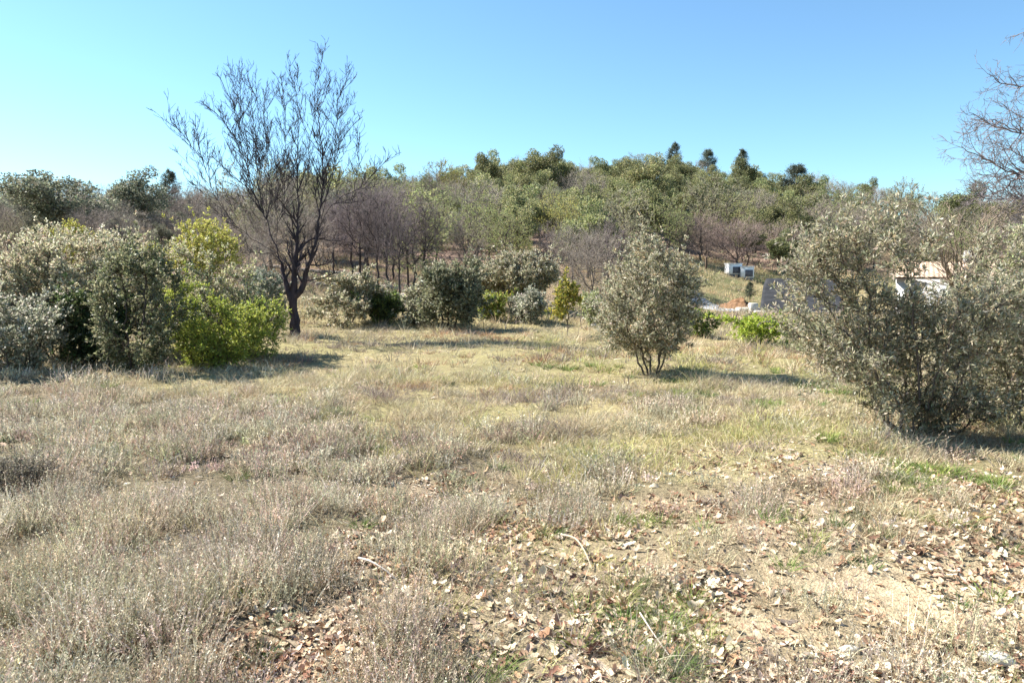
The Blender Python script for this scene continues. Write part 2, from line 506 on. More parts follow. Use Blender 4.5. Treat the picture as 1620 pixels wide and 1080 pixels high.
for (n, y0, y1, nb, w, lmin, lmax) in ((7000, 2.2, 6, 22, 0.0034, 0.035, 0.13), (13000, 6, 12, 20, 0.0058, 0.05, 0.17), (15000, 12, 30, 15, 0.011, 0.07, 0.22)):
    c = scatter(n, y0, y1, d_grass, 1.3)
    m = len(c); cc = grass_col(c[:, 0], c[:, 1], m)
    hs = np.exp(rng.normal(0, 0.32, m)) * (0.65 + 0.55 * sstep(.5, .62, fbm(c[:, 0] * 1.7, c[:, 1] * 1.7, seed=96))) * (0.45 + 0.9 * fbm(c[:, 0] * .6, c[:, 1] * .6, seed=95))
    k = m * nb
    a = rng.uniform(0, 2 * np.pi, k); rr = np.sqrt(rng.uniform(0, 1, k)) * 0.11
    off = np.stack([np.cos(a) * rr, np.sin(a) * rr, np.zeros(k)], 1)
    d = nrm(np.stack([np.cos(a), np.sin(a), np.zeros(k)], 1) * rng.uniform(0.1, 0.9, (k, 1)) + np.array([0.08, 0, 1.0]))
    bend = np.stack([np.cos(a) * .5, np.sin(a) * .5, -0.35 * np.ones(k)], 1) * rng.uniform(0, 1.1, (k, 1))
    ribbons(mb, rep(c, nb) + off, d, rng.uniform(lmin, lmax, k) * np.repeat(hs, nb), np.full(k, w) * rng.uniform(.6, 1.4, k), bend,
            np.clip(rep(cc, nb) * np.exp(rng.normal(0, .17, (k, 1))), 0.01, 0.75), 3, 0.1)
# matted thatch: short dead bits lying flat between everything else
for (n, y0, y1, w, l) in ((42000, 2.1, 6, .0024, .05), (42000, 6, 14, .0045, .08), (26000, 14, 32, .010, .14)):
    c = scatter(n, y0, y1, lambda x, y: np.clip(.35 + .65 * fbm(x * 1.5, y * 1.5, seed=120) - .45 * zone_path(x, y) - .45 * zone_thyme(x, y) - .30 * zone_litter(x, y), 0, 1), 1.2)
    k = len(c); c[:, 2] += rng.uniform(.002, .02, k)
    ribbons(mb, c, nrm(np.concatenate([rng.normal(0, 1, (k, 2)), rng.normal(.12, .3, (k, 1))], 1)), l * rng.uniform(.4, 1.6, k), w * rng.uniform(.6, 1.6, k), rng.normal(0, .3, (k, 3)) * np.array([1, 1, .3]),
            pal([(0.55, 0.46, 0.30, 4), (0.44, 0.35, 0.22, 3), (0.34, 0.25, 0.17, 2), (0.30, 0.27, 0.15, 1.5), (0.64, 0.56, 0.41, 1.5)], k, .16), 2, .3)
# tall straw heads standing out of the sward, thicker along the bushes
def d_tall(x, y):
    return np.clip(sstep(0.5, 0.66, fbm(x * 0.5, y * 0.5 + 7, seed=97)) * (1 - zone_path(x, y)) * (1 - .8 * zone_litter(x, y)), 0, 1)
c = scatter(1300, 4.5, 24, d_tall, 0.5)
nb = 7; k = len(c) * nb
d = nrm(np.array([0, 0, 1.0]) + rng.normal(0, 0.33, (k, 3)))
ribbons(mb, rep(c, nb) + np.concatenate([rng.normal(0, .06, (k, 2)), np.zeros((k, 1))], 1), d, rng.uniform(0.10, 0.28, k), np.repeat(0.0008 * c[:, 1] ** 0.85, nb) + 0.0012,
        np.stack([rng.normal(0, .3, k), rng.normal(0, .3, k), -rng.uniform(0, .35, k)], 1), pal([(0.52, 0.44, 0.29), (0.44, 0.38, 0.24), (0.60, 0.53, 0.37)], k, .12), 3, 0.5)
# cropped dry grass of the clearing and the terraces beyond
xx = rng.uniform(4, 32, 9000); yy = rng.uniform(26, 62, 9000)
x2 = rng.uniform(-22, 8, 6000); y2 = rng.uniform(21, 46, 6000)
xx = np.concatenate([xx, x2]); yy = np.concatenate([yy, y2])
keep = rng.uniform(0, 1, len(xx)) < .25 + .75 * sstep(.38, .55, fbm(xx * .4, yy * .9, seed=160)); xx, yy = xx[keep], yy[keep]
c = np.stack([xx, yy, H(xx, yy)], 1); nb = 9; k = len(c) * nb
cc = pal([(0.50, 0.41, 0.24, 4), (0.40, 0.31, 0.19, 3), (0.27, 0.28, 0.12, 2), (0.45, 0.30, 0.17, 1)], len(c), .14)
ribbons(mb, rep(c, nb) + np.concatenate([rng.normal(0, .22, (k, 2)), np.zeros((k, 1))], 1), nrm(np.array([0, 0, .9]) + rng.normal(0, .5, (k, 3))), rng.uniform(.06, .26, k), np.repeat(.0007 * yy, nb),
        rng.normal(0, .3, (k, 3)), rep(cc, nb), 2, .2)
tag(link('meadow_grass', mb.mesh('grass', M_GRASS)), 'dry straw and yellow-green grass covering the meadow', 'grass', kind='stuff')

# --- fresh green tufts
def d_green(x, y):
    u, v = pxl(x, y)
    return sstep(0.55, 0.64, fbm(x * 1.7, y * 1.7, seed=101)) * (0.18 + 0.82 * sstep(760, 1000, u)) * (1 - 0.7 * zone_path(x, y))
mb = MB()
c = scatter(2600, 2.3, 13, d_green, 1.1)
nb = 60; k = len(c) * nb
a = rng.uniform(0, 2 * np.pi, k); rr = np.sqrt(rng.uniform(0, 1, k)) * 0.075
d = nrm(np.stack([np.cos(a), np.sin(a), np.zeros(k)], 1) * rng.uniform(0.1, 1.1, (k, 1)) + np.array([0, 0, 1.0]))
ribbons(mb, rep(c, nb) + np.stack([np.cos(a) * rr, np.sin(a) * rr, np.zeros(k)], 1), d, rng.uniform(0.03, 0.12, k), np.repeat(0.0018 + 0.0007 * c[:, 1], nb),
        np.stack([np.cos(a), np.sin(a), -0.4 * np.ones(k)], 1) * rng.uniform(0, .7, (k, 1)), rep(pal([(0.11, 0.18, 0.045), (0.17, 0.24, 0.06), (0.26, 0.30, 0.08), (0.13, 0.16, 0.06)], len(c), .12), nb) * np.exp(rng.normal(0, .2, (k, 1))), 2, 0.1)
tag(link('green_grass', mb.mesh('tufts', M_GRASS)), 'short fresh green grass growing between the fallen leaves', 'grass', kind='stuff')

# --- fallen oak leaves
def d_lit(x, y):
    return np.clip(zone_litter(x, y) * (0.25 + 0.75 * sstep(0.36, 0.55, fbm(x * 1.1 + 60, y * 1.1, seed=105))) + 0.05 * zone_thyme(x, y) + 0.02, 0, 1) * (1 - 0.7 * zone_path(x, y))
LIT = [(0.60, 0.49, 0.35, 4), (0.49, 0.385, 0.265, 4.5), (0.70, 0.60, 0.46, 2.2), (0.34, 0.21, 0.13, 2.8), (0.20, 0.11, 0.075, 2.0), (0.45, 0.30, 0.20, 2), (0.20, 0.16, 0.13, 0.8)]
mb = MB()
c = scatter(140000, 2.1, 14, d_lit, 1.5, 0.74, 1.0)
n = len(c)
print('litter', n)
yaw = rng.uniform(0, 2 * np.pi, n)
d = nrm(np.stack([np.cos(yaw), np.sin(yaw), rng.normal(0.08, 0.32, n)], 1))
upv = nrm(np.array([0, 0, 1.0]) + rng.normal(0, 0.38, (n, 3)))
s = nrm(np.cross(d, upv)); upv = np.cross(s, d)
Ln = rng.uniform(0.023, 0.068, n) * np.exp(rng.normal(0, .18, n)); W = Ln * rng.uniform(0.42, 0.62, n); curl = rng.normal(0.15, 0.38, n); roll = rng.normal(0.30, 0.45, n)
c[:, 2] += rng.uniform(-0.008, 0.018, n)
prof = [0.10, 0.62, 0.42, 0.95, 0.66, 0.80, 0.18]
rows = []
for i, w in enumerate(prof):
    t = i / (len(prof) - 1) - 0.5
    mid = c + d * (Ln * t)[:, None] + upv * (curl * Ln * (t * t * 2))[:, None]
    ww = W * w * 0.5
    lift = upv * (roll * ww * 0.8)[:, None]
    rows.append(np.stack([mid - s * ww[:, None] + lift, mid, mid + s * ww[:, None] + lift], 1))
v = np.stack(rows, 1); per = 3 * len(prof)
idx = np.arange(n)[:, None] * per
f = np.concatenate([np.stack([idx + 3*i + j, idx + 3*i + j + 1, idx + 3*i + j + 4, idx + 3*i + j + 3], -1) for i in range(len(prof) - 1) for j in (0, 1)], 1).reshape(-1, 4)
patch = sstep(0.6, 0.7, fbm(c[:, 0] * 1.5, c[:, 1] * 1.5 + 33, seed=107))
lc = pal(LIT, n, 0.12); lc2 = pal(LIT[3:6], n, 0.15)
lc = np.where((rng.uniform(0, 1, n) < patch * .7)[:, None], lc2, lc)
mb.add(v.reshape(-1, 3), f, np.repeat(np.clip(lc, .01, .8), per, 0))
tag(link('leaf_litter', mb.mesh('litter', M_LITTER)), 'pale and brown fallen oak leaves strewn over the bare earth', 'fallen leaves', kind='stuff')

# --- dry brush under the trees on the slope
def d_brush(x, y):
    cl = (x > 7.5) & (x < 30) & (y > 29) & (y < 60)
    return np.where(cl, 0.06, 0.35 + 0.65 * sstep(0.4, 0.6, fbm(x * 0.3, y * 0.3, seed=110)))
mb = MB()
c = scatter(9000, 21, 105, d_brush, 0.9, 0.75, 3)
nb = 9; k = len(c) * nb
d = nrm(np.array([0, 0, .8]) + rng.normal(0, 0.55, (k, 3)))
ribbons(mb, rep(c, nb) + np.concatenate([rng.normal(0, .3, (k, 2)), np.zeros((k, 1))], 1), d, rng.uniform(.2, .75, k), np.repeat(0.0009 * c[:, 1], nb), np.stack([rng.normal(0, .3, k), rng.normal(0, .3, k), -rng.uniform(0, .4, k)], 1),
        rep(pal([(0.27, 0.20, 0.17, 4), (0.36, 0.30, 0.20, 3), (0.20, 0.15, 0.13, 2), (0.22, 0.24, 0.12, 1)], len(c), .15), nb), 2, .3)
tag(link('undergrowth', mb.mesh('brush', M_HBARK)), 'dry brown brush and grass under the hillside trees', 'undergrowth', kind='stuff')

# ------------------------------------------------------------------ bushes and small trees of the meadow
OLIVE = [(0.31, 0.30, 0.23, 4), (0.21, 0.215, 0.145, 4), (0.42, 0.40, 0.335, 3), (0.11, 0.12, 0.07, 1.6), (0.32, 0.25, 0.165, 1)]
CREAM = [(0.40, 0.395, 0.30, 4), (0.30, 0.305, 0.205, 4), (0.20, 0.20, 0.12, 2), (0.52, 0.48, 0.40, 2), (0.33, 0.25, 0.20, 1.2)]
GREYW = [(0.36, 0.36, 0.31, 3), (0.24, 0.25, 0.20, 3), (0.14, 0.16, 0.11, 3), (0.46, 0.46, 0.41, 1.6)]
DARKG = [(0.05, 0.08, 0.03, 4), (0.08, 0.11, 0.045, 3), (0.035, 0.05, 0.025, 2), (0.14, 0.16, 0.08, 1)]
BRIGHT = [(0.21, 0.27, 0.055, 4), (0.15, 0.21, 0.045, 3), (0.29, 0.33, 0.10, 2), (0.10, 0.13, 0.04, 2), (0.25, 0.22, 0.12, 1)]
YELLOW = [(0.34, 0.34, 0.08, 4), (0.27, 0.28, 0.06, 3), (0.42, 0.40, 0.14, 2), (0.20, 0.20, 0.06, 2), (0.3, 0.25, 0.15, 1)]
GOLD = [(0.28, 0.25, 0.05, 3), (0.17, 0.19, 0.04, 3), (0.36, 0.30, 0.07, 2), (0.10, 0.13, 0.03, 2)]
PALEG = [(0.24, 0.27, 0.14, 4), (0.18, 0.21, 0.10, 3), (0.32, 0.34, 0.20, 2)]
BLUEG = [(0.17, 0.20, 0.17, 4), (0.11, 0.14, 0.11, 3), (0.26, 0.28, 0.25, 2)]

def bush(name, label, cat, u, d, u0, u1, vtop, vlow, palette, group=None, n=420, step=0.10, stems=5, lean=0.0, leaf=(0.045, 0.014), per=3, lper=9, tl=0.15,
         bark=(0.12, 0.095, 0.075), tip=0.0035, thr=0.40, scale=1.4, depth=0.9, seed=1, part='crown', gap=None, trunk_h=0.0, cap=0.07, up=0.3, thin=0.016, trop=0.12):
    r = np.random.default_rng(seed * 101 + 7)
    g = G(u, d)
    xl, xr = X(u0, d, 1.0) - g[0], X(u1, d, 1.0) - g[0]
    zt, zl = P(u, vtop, d)[2] - g[2], max(P(u, vlow, d)[2] - g[2], 0.08)
    c = np.array([(xl + xr) / 2, 0, (zt + zl) / 2]); R = np.array([(xr - xl) / 2, (xr - xl) / 2 * depth, (zt - zl) / 2])
    zt -= tl * .75; xl += tl * .3; xr -= tl * .3
    c = np.array([(xl + xr) / 2, 0, (zt + zl) / 2]); R = np.array([(xr - xl) / 2, (xr - xl) / 2 * depth, (zt - zl) / 2])
    per = int(round(per * 1.45)); lper = int(round(lper * 1.2)); leaf = (leaf[0] * 1.1, leaf[1] * 1.15); step *= 0.88
    palette = [tuple(np.array(p[:3]) * np.array([1.30, 1.24, 1.12])) + tuple(p[3:]) for p in palette]
    if gap:
        gl_ = [(X(q[0], d, 1.0) - g[0], X(q[1], d, 1.0) - g[0], P(u, q[2], d)[2] - g[2], P(u, q[3], d)[2] - g[2], q[4]) for q in gap]
        def cutf(p):
            k = p[:, 2] > 0.06
            for (ga, gb, gt, gl, pr_) in gl_:
                k &= ~((p[:, 0] > ga) & (p[:, 0] < gb) & (p[:, 2] < gt) & (p[:, 2] > gl) & (r.uniform(0, 1, len(p)) < pr_))
            return k
    else: cutf = lambda p: p[:, 2] > 0.06
    pts = lobes_points(c, np.maximum(R - tl * 0.6, 0.1) * 1.06, n, thr, scale, seed, 0.4, r, cutf)
    roots, par = [], []
    for k in range(stems):
        a = 2 * np.pi * k / max(stems, 1) + r.uniform(0, .6); q = 0.0 if stems == 1 else min(0.16, R[0] * .2) * r.uniform(.3, 1)
        b0 = np.array([math.cos(a) * q, math.sin(a) * q, -0.05]); roots.append(b0); par.append(-1)
        hh = trunk_h if trunk_h > 0 else zl * .5 + 0.05
        m = max(2, int(hh / step))
        for j in range(m):
            roots.append(b0 + np.array([math.cos(a) * q * 1.2 * (j + 1) / m + lean * hh * (j + 1) / m, math.sin(a) * q * 1.2 * (j + 1) / m, hh * (j + 1) / m + .05]) + r.normal(0, .012, 3)); par.append(len(roots) - 2)
    Nn, pr = colonize(pts, roots, par, step, step * 1.15, 90, (0, 0, trop), 0.22, r)
    rad = pipe_radii(pr, tip, 2.25, cap)
    th = thing(name, label, cat, g, group)
    tb, lf = MB(), MB()
    skeleton(tb, Nn, pr, rad, bark, 0.02, r)
    ch = np.where((pr >= 0) & (rad < thin))[0]
    D = nrm(Nn[ch] - Nn[pr[ch]])
    sprays(tb, lf, Nn[ch], D, per, tl, lper, leaf[0], leaf[1], bark, palette, up, 0.45, c, tip * .8, r)
    # long loose shoots that break the outline
    outw = np.linalg.norm((Nn[ch] - c) / R, axis=1)
    sh = ch[r.uniform(0, 1, len(ch)) < 0.34 * sstep(.72, 1.0, outw)]
    if len(sh):
        m = len(sh); b = Nn[sh]; q = nrm(nrm(b - c) * .8 + nrm(b - Nn[pr[sh]]) * .5 + r.normal(0, .35, (m, 3)) + np.array([0, 0, .35]))
        Ls = tl * r.uniform(1.2, 3.0, m)
        for j in range(3):
            e = b + q * (Ls / 3)[:, None]
            tubes(tb, b, e, np.full(m, tip * (1 - j * .25)), np.full(m, tip * (.75 - j * .25)), 3, np.tile(bark, (m, 1)))
            sprays(tb, lf, e, q, 2, tl * .6, max(4, lper - 2), leaf[0], leaf[1], bark, palette, up, .3, c, tip * .7, r)
            b = e; q = nrm(q + r.normal(0, .2, (m, 3)) + np.array([0, 0, .05]))
    link('trunk', tb.mesh(name + '_wood', M_BARK), th)
    link(part, lf.mesh(name + '_leaves', M_LEAF), th)
    print(name, len(Nn), len(ch), 'leaves', len(ch) * per * lper)
    return th

# right: olive thicket
bush('olive_tree', 'large grey-green many-stemmed olive in the near meadow, hiding the white house', 'olive tree', 1448, 7.2, 1236, 1550, 334, 690, OLIVE, n=1200, step=0.072, stems=10, gap=((1400, 1535, 424, 474, .95), (1290, 1520, 590, 700, .9), (1240, 1320, 540, 640, .6)),
     leaf=(0.046, 0.0125), per=2, lper=10, tl=0.15, seed=3, tip=0.0026, thr=0.43, scale=1.9, cap=0.04, thin=0.010, bark=(0.13, 0.10, 0.085))
bush('olive_tree', 'dark shaded olive thicket beside the large many-stemmed olive, cut by the picture edge', 'olive tree', 1580, 7.9, 1470, 1780, 398, 672, OLIVE, n=1000, step=0.08, stems=6,
     leaf=(0.045, 0.013), per=3, lper=8, tl=0.15, seed=5, tip=0.0026, thr=0.36, scale=1.9, cap=0.045, thin=0.011, bark=(0.12, 0.095, 0.08))
bush('olive_tree', 'pale olive crown at the picture edge rising behind the dark shaded thicket', 'olive tree', 1625, 9.6, 1525, 1770, 326, 520, OLIVE[:1] + OLIVE[2:3] + PALEG[:1], n=620, step=0.095, stems=5,
     leaf=(0.05, 0.016), per=3, lper=7, tl=0.16, seed=7, tip=0.003, thr=0.38, scale=1.7, cap=0.045, thin=0.012, trunk_h=.5)
bush('shrub_or_shade_clump', 'dark tangled low shrub under the olive thicket among tall grass', 'shrub', 1490, 7.3, 1380, 1600, 590, 690, [(0.12, 0.115, 0.075, 3), (0.2, 0.17, 0.12, 2), (0.07, 0.08, 0.04, 2)], n=300, step=0.06, stems=7,
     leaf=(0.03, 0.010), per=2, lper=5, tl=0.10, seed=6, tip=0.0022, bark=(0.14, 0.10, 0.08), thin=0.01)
# middle olive
bush('olive_tree', 'rounded grey-green olive standing alone in the middle of the meadow', 'olive tree', 1030, 12.2, 944, 1110, 374, 590, OLIVE, n=850, step=0.09, stems=5,
     leaf=(0.055, 0.017), per=3, lper=8, tl=0.16, seed=8, tip=0.0032, thr=0.39, scale=1.9, cap=0.05, trunk_h=0.2, thin=0.012)

# left bank of bushes
bush('flowering_shrub', 'tall cream-flowered shrub at the top of the bank of bushes by the picture edge', 'shrub', 95, 14.2, -70, 235, 340, 560, CREAM, n=900, step=0.12, stems=9,
     leaf=(0.044, 0.022), per=4, lper=8, tl=0.20, seed=11, thr=0.38, scale=1.2, thin=0.014)
bush('flowering_shrub', 'silvery white shrub low in the bank of bushes at the picture edge', 'shrub', 25, 11.9, -100, 118, 455, 588, GREYW, n=520, step=0.10, stems=8,
     leaf=(0.046, 0.026), per=3, lper=8, tl=0.17, seed=12, thin=0.013)
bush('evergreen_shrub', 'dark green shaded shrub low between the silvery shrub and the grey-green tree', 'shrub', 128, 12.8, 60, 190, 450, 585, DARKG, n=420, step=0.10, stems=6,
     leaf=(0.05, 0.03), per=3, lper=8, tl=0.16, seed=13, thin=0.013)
bush('holm_oak', 'small grey-green tree with a dark trunk in front of the bank of bushes', 'tree', 214, 11.9, 140, 285, 385, 575, [(0.19, 0.20, 0.13, 4), (0.12, 0.135, 0.075, 4), (0.30, 0.29, 0.20, 2), (0.07, 0.085, 0.04, 2)], n=640, step=0.09, stems=3,
     leaf=(0.045, 0.023), per=3, lper=8, tl=0.15, seed=14, thr=0.40, scale=1.9, thin=0.012, trunk_h=.3, bark=(0.07, 0.055, 0.045))
bush('flowering_shrub', 'cream and pale green shrub above the bright green bush', 'shrub', 345, 14.5, 235, 425, 398, 550, CREAM + [(0.3, 0.34, 0.14, 3)], n=560, step=0.11, stems=8,
     leaf=(0.042, 0.019), per=4, lper=8, tl=0.18, seed=15, thr=0.42, thin=0.013)
bush('green_bush', 'bright green leafy bush in the front of the bank beside the bare tree', 'bush', 330, 12.7, 256, 420, 438, 574, [(0.26, 0.31, 0.06, 4), (0.19, 0.24, 0.05, 3), (0.34, 0.36, 0.10, 2), (0.12, 0.15, 0.04, 1.5)], n=500, step=0.09, stems=9,
     leaf=(0.038, 0.020), per=4, lper=9, tl=0.15, seed=16, thr=0.36, thin=0.013)
bush('green_bush', 'pale yellow-green wispy bush touching the foot of the big bare tree', 'bush', 404, 13.8, 340, 458, 462, 560, [(0.30, 0.34, 0.08, 4), (0.23, 0.28, 0.06, 3), (0.36, 0.38, 0.14, 2)], n=430, step=0.10, stems=9,
     leaf=(0.045, 0.02), per=3, lper=7, tl=0.17, seed=17, thr=0.40, thin=0.013)
bush('yellow_bush', 'small yellow bush showing above the cream-flowered shrub', 'bush', 127, 15.6, 92, 166, 338, 420, YELLOW, n=220, step=0.11, stems=4,
     leaf=(0.04, 0.02), per=4, lper=8, tl=0.16, seed=18, trunk_h=1.0, thin=0.014)
bush('yellow_bush', 'small round yellow bush between the two other yellow bushes', 'bush', 248, 15.6, 220, 284, 362, 440, YELLOW, n=220, step=0.11, stems=4,
     leaf=(0.04, 0.02), per=4, lper=8, tl=0.16, seed=19, trunk_h=1.0, thin=0.014)
bush('yellow_bush', 'largest yellow bush, beneath the low bare limb of the big tree', 'bush', 328, 15.4, 272, 392, 342, 455, YELLOW + [(0.36, 0.38, 0.12, 3)], n=420, step=0.12, stems=5,
     leaf=(0.042, 0.021), per=4, lper=8, tl=0.18, seed=20, trunk_h=1.0, thin=0.014)
bush('evergreen_shrub', 'blue-grey shrub behind the forked trunk of the big bare tree', 'shrub', 412, 18.5, 372, 462, 415, 500, BLUEG, n=360, step=0.12, stems=5,
     leaf=(0.06, 0.025), per=3, lper=8, tl=0.18, seed=21, thin=0.014)
bush('evergreen_shrub', 'olive-brown shrub with yellow tips behind the cream-flowered shrub', 'shrub', 195, 16.0, 150, 232, 352, 470, [(0.14, 0.13, 0.08, 4), (0.3, 0.29, 0.10, 1.2), (0.22, 0.19, 0.14, 3)], n=360, step=0.12, stems=5,
     leaf=(0.05, 0.025), per=3, lper=7, tl=0.18, seed=22, thin=0.014)

bush('flowering_shrub', 'whitish shrub filling the bank between the cream-flowered shrub and the grey-green tree', 'shrub', 175, 14.0, 120, 262, 395, 560, CREAM + GREYW[:1], n=480, step=0.11, stems=8,
     leaf=(0.042, 0.02), per=4, lper=8, tl=0.18, seed=23, thr=0.40, thin=0.013)
bush('flowering_shrub', 'pinkish-cream shrub leaning out of the picture edge above the silvery shrub', 'shrub', -5, 13.2, -110, 75, 365, 520, CREAM[:2] + [(0.38, 0.29, 0.24, 3)], n=420, step=0.11, stems=8,
     leaf=(0.042, 0.02), per=4, lper=8, tl=0.18, seed=24, thr=0.40, thin=0.013)

# bushes along the far edge of the meadow
far = dict(step=0.115, leaf=(0.075, 0.034), per=4, lper=7, tl=0.20, thin=0.018, tip=0.0045)
bush('olive_tree', 'grey olive bush with twisted dark limbs just beyond the big bare tree', 'olive tree', 540, 21.5, 470, 610, 425, 516, OLIVE, n=460, stems=5, seed=31, **far)
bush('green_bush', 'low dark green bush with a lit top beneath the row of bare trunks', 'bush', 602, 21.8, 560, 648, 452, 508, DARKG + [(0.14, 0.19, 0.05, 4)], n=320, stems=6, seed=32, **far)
bush('flowering_shrub', 'pale silvery shrub touching the dark dense olive at the far edge', 'shrub', 660, 21.4, 632, 706, 436, 518, GREYW + CREAM[:2], n=300, stems=6, seed=33, **far)
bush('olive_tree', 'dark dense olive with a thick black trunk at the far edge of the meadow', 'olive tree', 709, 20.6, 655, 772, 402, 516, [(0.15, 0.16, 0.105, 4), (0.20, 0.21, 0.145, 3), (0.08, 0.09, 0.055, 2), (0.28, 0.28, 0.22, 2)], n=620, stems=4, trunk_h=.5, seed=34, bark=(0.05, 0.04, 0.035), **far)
bush('green_bush', 'yellow-green bush tucked behind the shadow of the dark dense olive', 'bush', 775, 22.5, 748, 806, 455, 502, BRIGHT + GOLD[:1], n=260, stems=5, seed=35, **far)
bush('olive_tree', 'broad grey-green olive rising behind the far bushes in the centre', 'olive tree', 815, 25.5, 750, 880, 395, 480, OLIVE, n=600, stems=5, seed=36, **far)
bush('flowering_shrub', 'silvery white shrub between the broad olive and the golden tree', 'shrub', 832, 22.0, 792, 872, 440, 512, GREYW, n=340, stems=6, seed=37, **far)
bush('olive_tree', 'small round olive bush close behind the dark dense olive', 'olive tree', 765, 26.5, 735, 800, 410, 470, OLIVE, n=260, stems=4, seed=43, **far)
bush('golden_tree', 'small upright golden-green tree at the far edge of the meadow', 'tree', 898, 18.7, 870, 930, 436, 524, GOLD, n=420, stems=1, trunk_h=.35, seed=38, step=0.11, leaf=(0.06, 0.034), lper=8, tl=0.16, thin=0.014)
bush('flowering_shrub', 'pale green shrub half hidden behind the lone rounded olive', 'shrub', 950, 21.5, 912, 1000, 452, 512, PALEG + GREYW[:1], n=340, stems=6, seed=39, **far)
bush('green_bush', 'bright lime green bush in front of the dark sloping roof', 'bush', 1192, 17.0, 1126, 1268, 492, 543, [(0.30, 0.37, 0.06, 4), (0.21, 0.30, 0.05, 3), (0.38, 0.43, 0.10, 2)], n=520, stems=10, seed=40, step=0.10, leaf=(0.05, 0.03), lper=9, tl=0.15, thin=0.014, depth=.7)
bush('green_bush', 'dark green bush beside the lone rounded olive and the pale slab', 'bush', 1110, 18.5, 1076, 1142, 480, 530, DARKG + BRIGHT[:2], n=320, stems=6, seed=41, step=0.11, leaf=(0.055, 0.03), lper=8, tl=0.16, thin=0.014)
bush('green_bush', 'straw-green thin shrub between the lime green bush and the large olive', 'bush', 1262, 15.5, 1225, 1330, 492, 560, PALEG + CREAM[1:2], n=340, stems=9, seed=42, step=0.10, leaf=(0.045, 0.018), lper=5, tl=0.17, thin=0.013)

# ------------------------------------------------------------------ bare trees traced limb by limb
def limb_tree(name, label, cat, base, d, limbs, bark, r0, tip, seed, spawn=(0.20, 0.55), lenf=0.42, levels=3, upw=0.35, group=None, mats=None, density=1.0, boost=1.0, wig=.2):
    """limbs: (parent limb index or -1, radius, depth drift at the end, [(u, v), ...]); side branches grow from them"""
    r = np.random.default_rng(seed)
    g = G(*base) if len(base) == 2 else np.asarray(base)
    th = thing(name, label, cat, g, group)
    wood, fine = MB(), MB()
    lines = []
    for (pi, rad, dy, pts) in limbs:
        p = np.array(pts, float)
        seg = np.concatenate([[0], np.cumsum(np.linalg.norm(np.diff(p, axis=0), axis=1))])
        m = max(4, int(seg[-1] / 8))
        t = np.linspace(0, seg[-1], m)
        uu = np.interp(t, seg, p[:, 0]); vv = np.interp(t, seg, p[:, 1])
        ker = np.array([.25, .5, .25]); rad = rad * boost
        if m > 4:
            for _ in range(2):
                uu[1:-1] = np.convolve(uu, ker, 'same')[1:-1]; vv[1:-1] = np.convolve(vv, ker, 'same')[1:-1]
        if pi < 0: y0 = d; ra = rad
        else:
            q = lines[pi]; k = np.argmin((q['u'] - uu[0]) ** 2 + (q['v'] - vv[0]) ** 2); y0 = q['p'][k, 1]; ra = min(rad, q['r'][k] * .95)
        yy = y0 + dy * (t / max(t[-1], 1)) ** 1.1
        P3 = np.array([P(a, b, c) for a, b, c in zip(uu, vv, yy)])
        if pi >= 0: P3[0] = q['p'][k]
        P3[1:] += r.normal(0, 0.012, P3[1:].shape)
        rr = tip * 1.3 + (ra - tip * 1.3) * (1 - t / t[-1]) ** 1.0
        if pi < 0: rr = ra * (1 - 0.35 * t / t[-1]); rr[0] *= 1.35
        lines.append(dict(u=uu, v=vv, p=P3, r=rr, main=pi < 0))
        kk = 10 if ra > 0.03 else 6
        c = np.asarray(bark) * np.exp(r.normal(0, .08, (m - 1, 1)))
        e = nrm(P3[1:] - P3[:-1]) * (rr[1:] * .4)[:, None]
        tubes(wood, P3[:-1] - g - e, P3[1:] - g + e, rr[:-1], rr[1:], kk, c)
    # recursive side branches
    cur = [(l['p'], l['r']) for l in lines if not l['main']]
    up = np.array([0, 0, upw])
    for lev in range(levels):
        S, Dv, Lg, R = [], [], [], []
        for p, rr in cur:
            tot = np.linalg.norm(np.diff(p, axis=0), axis=1).sum()
            k = max(1, int(tot / spawn[0] * (0.75 if lev else 1.0) * density))
            for _ in range(k):
                t = r.uniform(0.18 if lev == 0 else 0.1, 1.0)
                f = t * (len(p) - 1); i = min(int(f), len(p) - 2); w = f - i
                q = p[i] * (1 - w) + p[i + 1] * w
                ax = nrm((p[i + 1] - p[i])[None])[0]
                sd = np.cross(ax, r.normal(size=3)); sd /= np.linalg.norm(sd)
                dd = ax * r.uniform(.5, 1.0) + sd * r.uniform(.5, .95) + up
                S.append(q); Dv.append(dd / np.linalg.norm(dd))
                Lg.append(min(1.1, max(0.14, tot * lenf * (1.1 - 0.75 * t))) * r.uniform(.5, 1.25)); R.append(max(tip, min((rr[i] * (1 - w) + rr[i + 1] * w) * .72, 0.032)))
        S, Dv, Lg, R = map(np.array, (S, Dv, Lg, R))
        nseg = 5 if lev == 0 else (4 if lev == 1 else 3)
        pts = [S]; dd = Dv
        for j in range(nseg):
            dd = nrm(dd + r.normal(0, wig, dd.shape) + up * .25)
            pts.append(pts[-1] + dd * (Lg / nseg)[:, None])
        pts = np.stack(pts, 1)
        rr = R[:, None] + (tip * .55 - R[:, None]) * np.linspace(0, 1, nseg + 1)[None]
        for j in range(nseg):
            tubes(fine, pts[:, j] - g, pts[:, j + 1] - g, rr[:, j], rr[:, j + 1], 5 if lev == 0 else 3, np.asarray(bark) * np.exp(r.normal(0, .12, (len(S), 1))))
        cur = [(pts[i], rr[i]) for i in range(len(S))]
        print(name, lev, len(S))
    link('trunk', wood.mesh(name + '_limbs', M_DARKBARK, True), th)
    link('crown', fine.mesh(name + '_twigs', M_BARK), th)
    return th

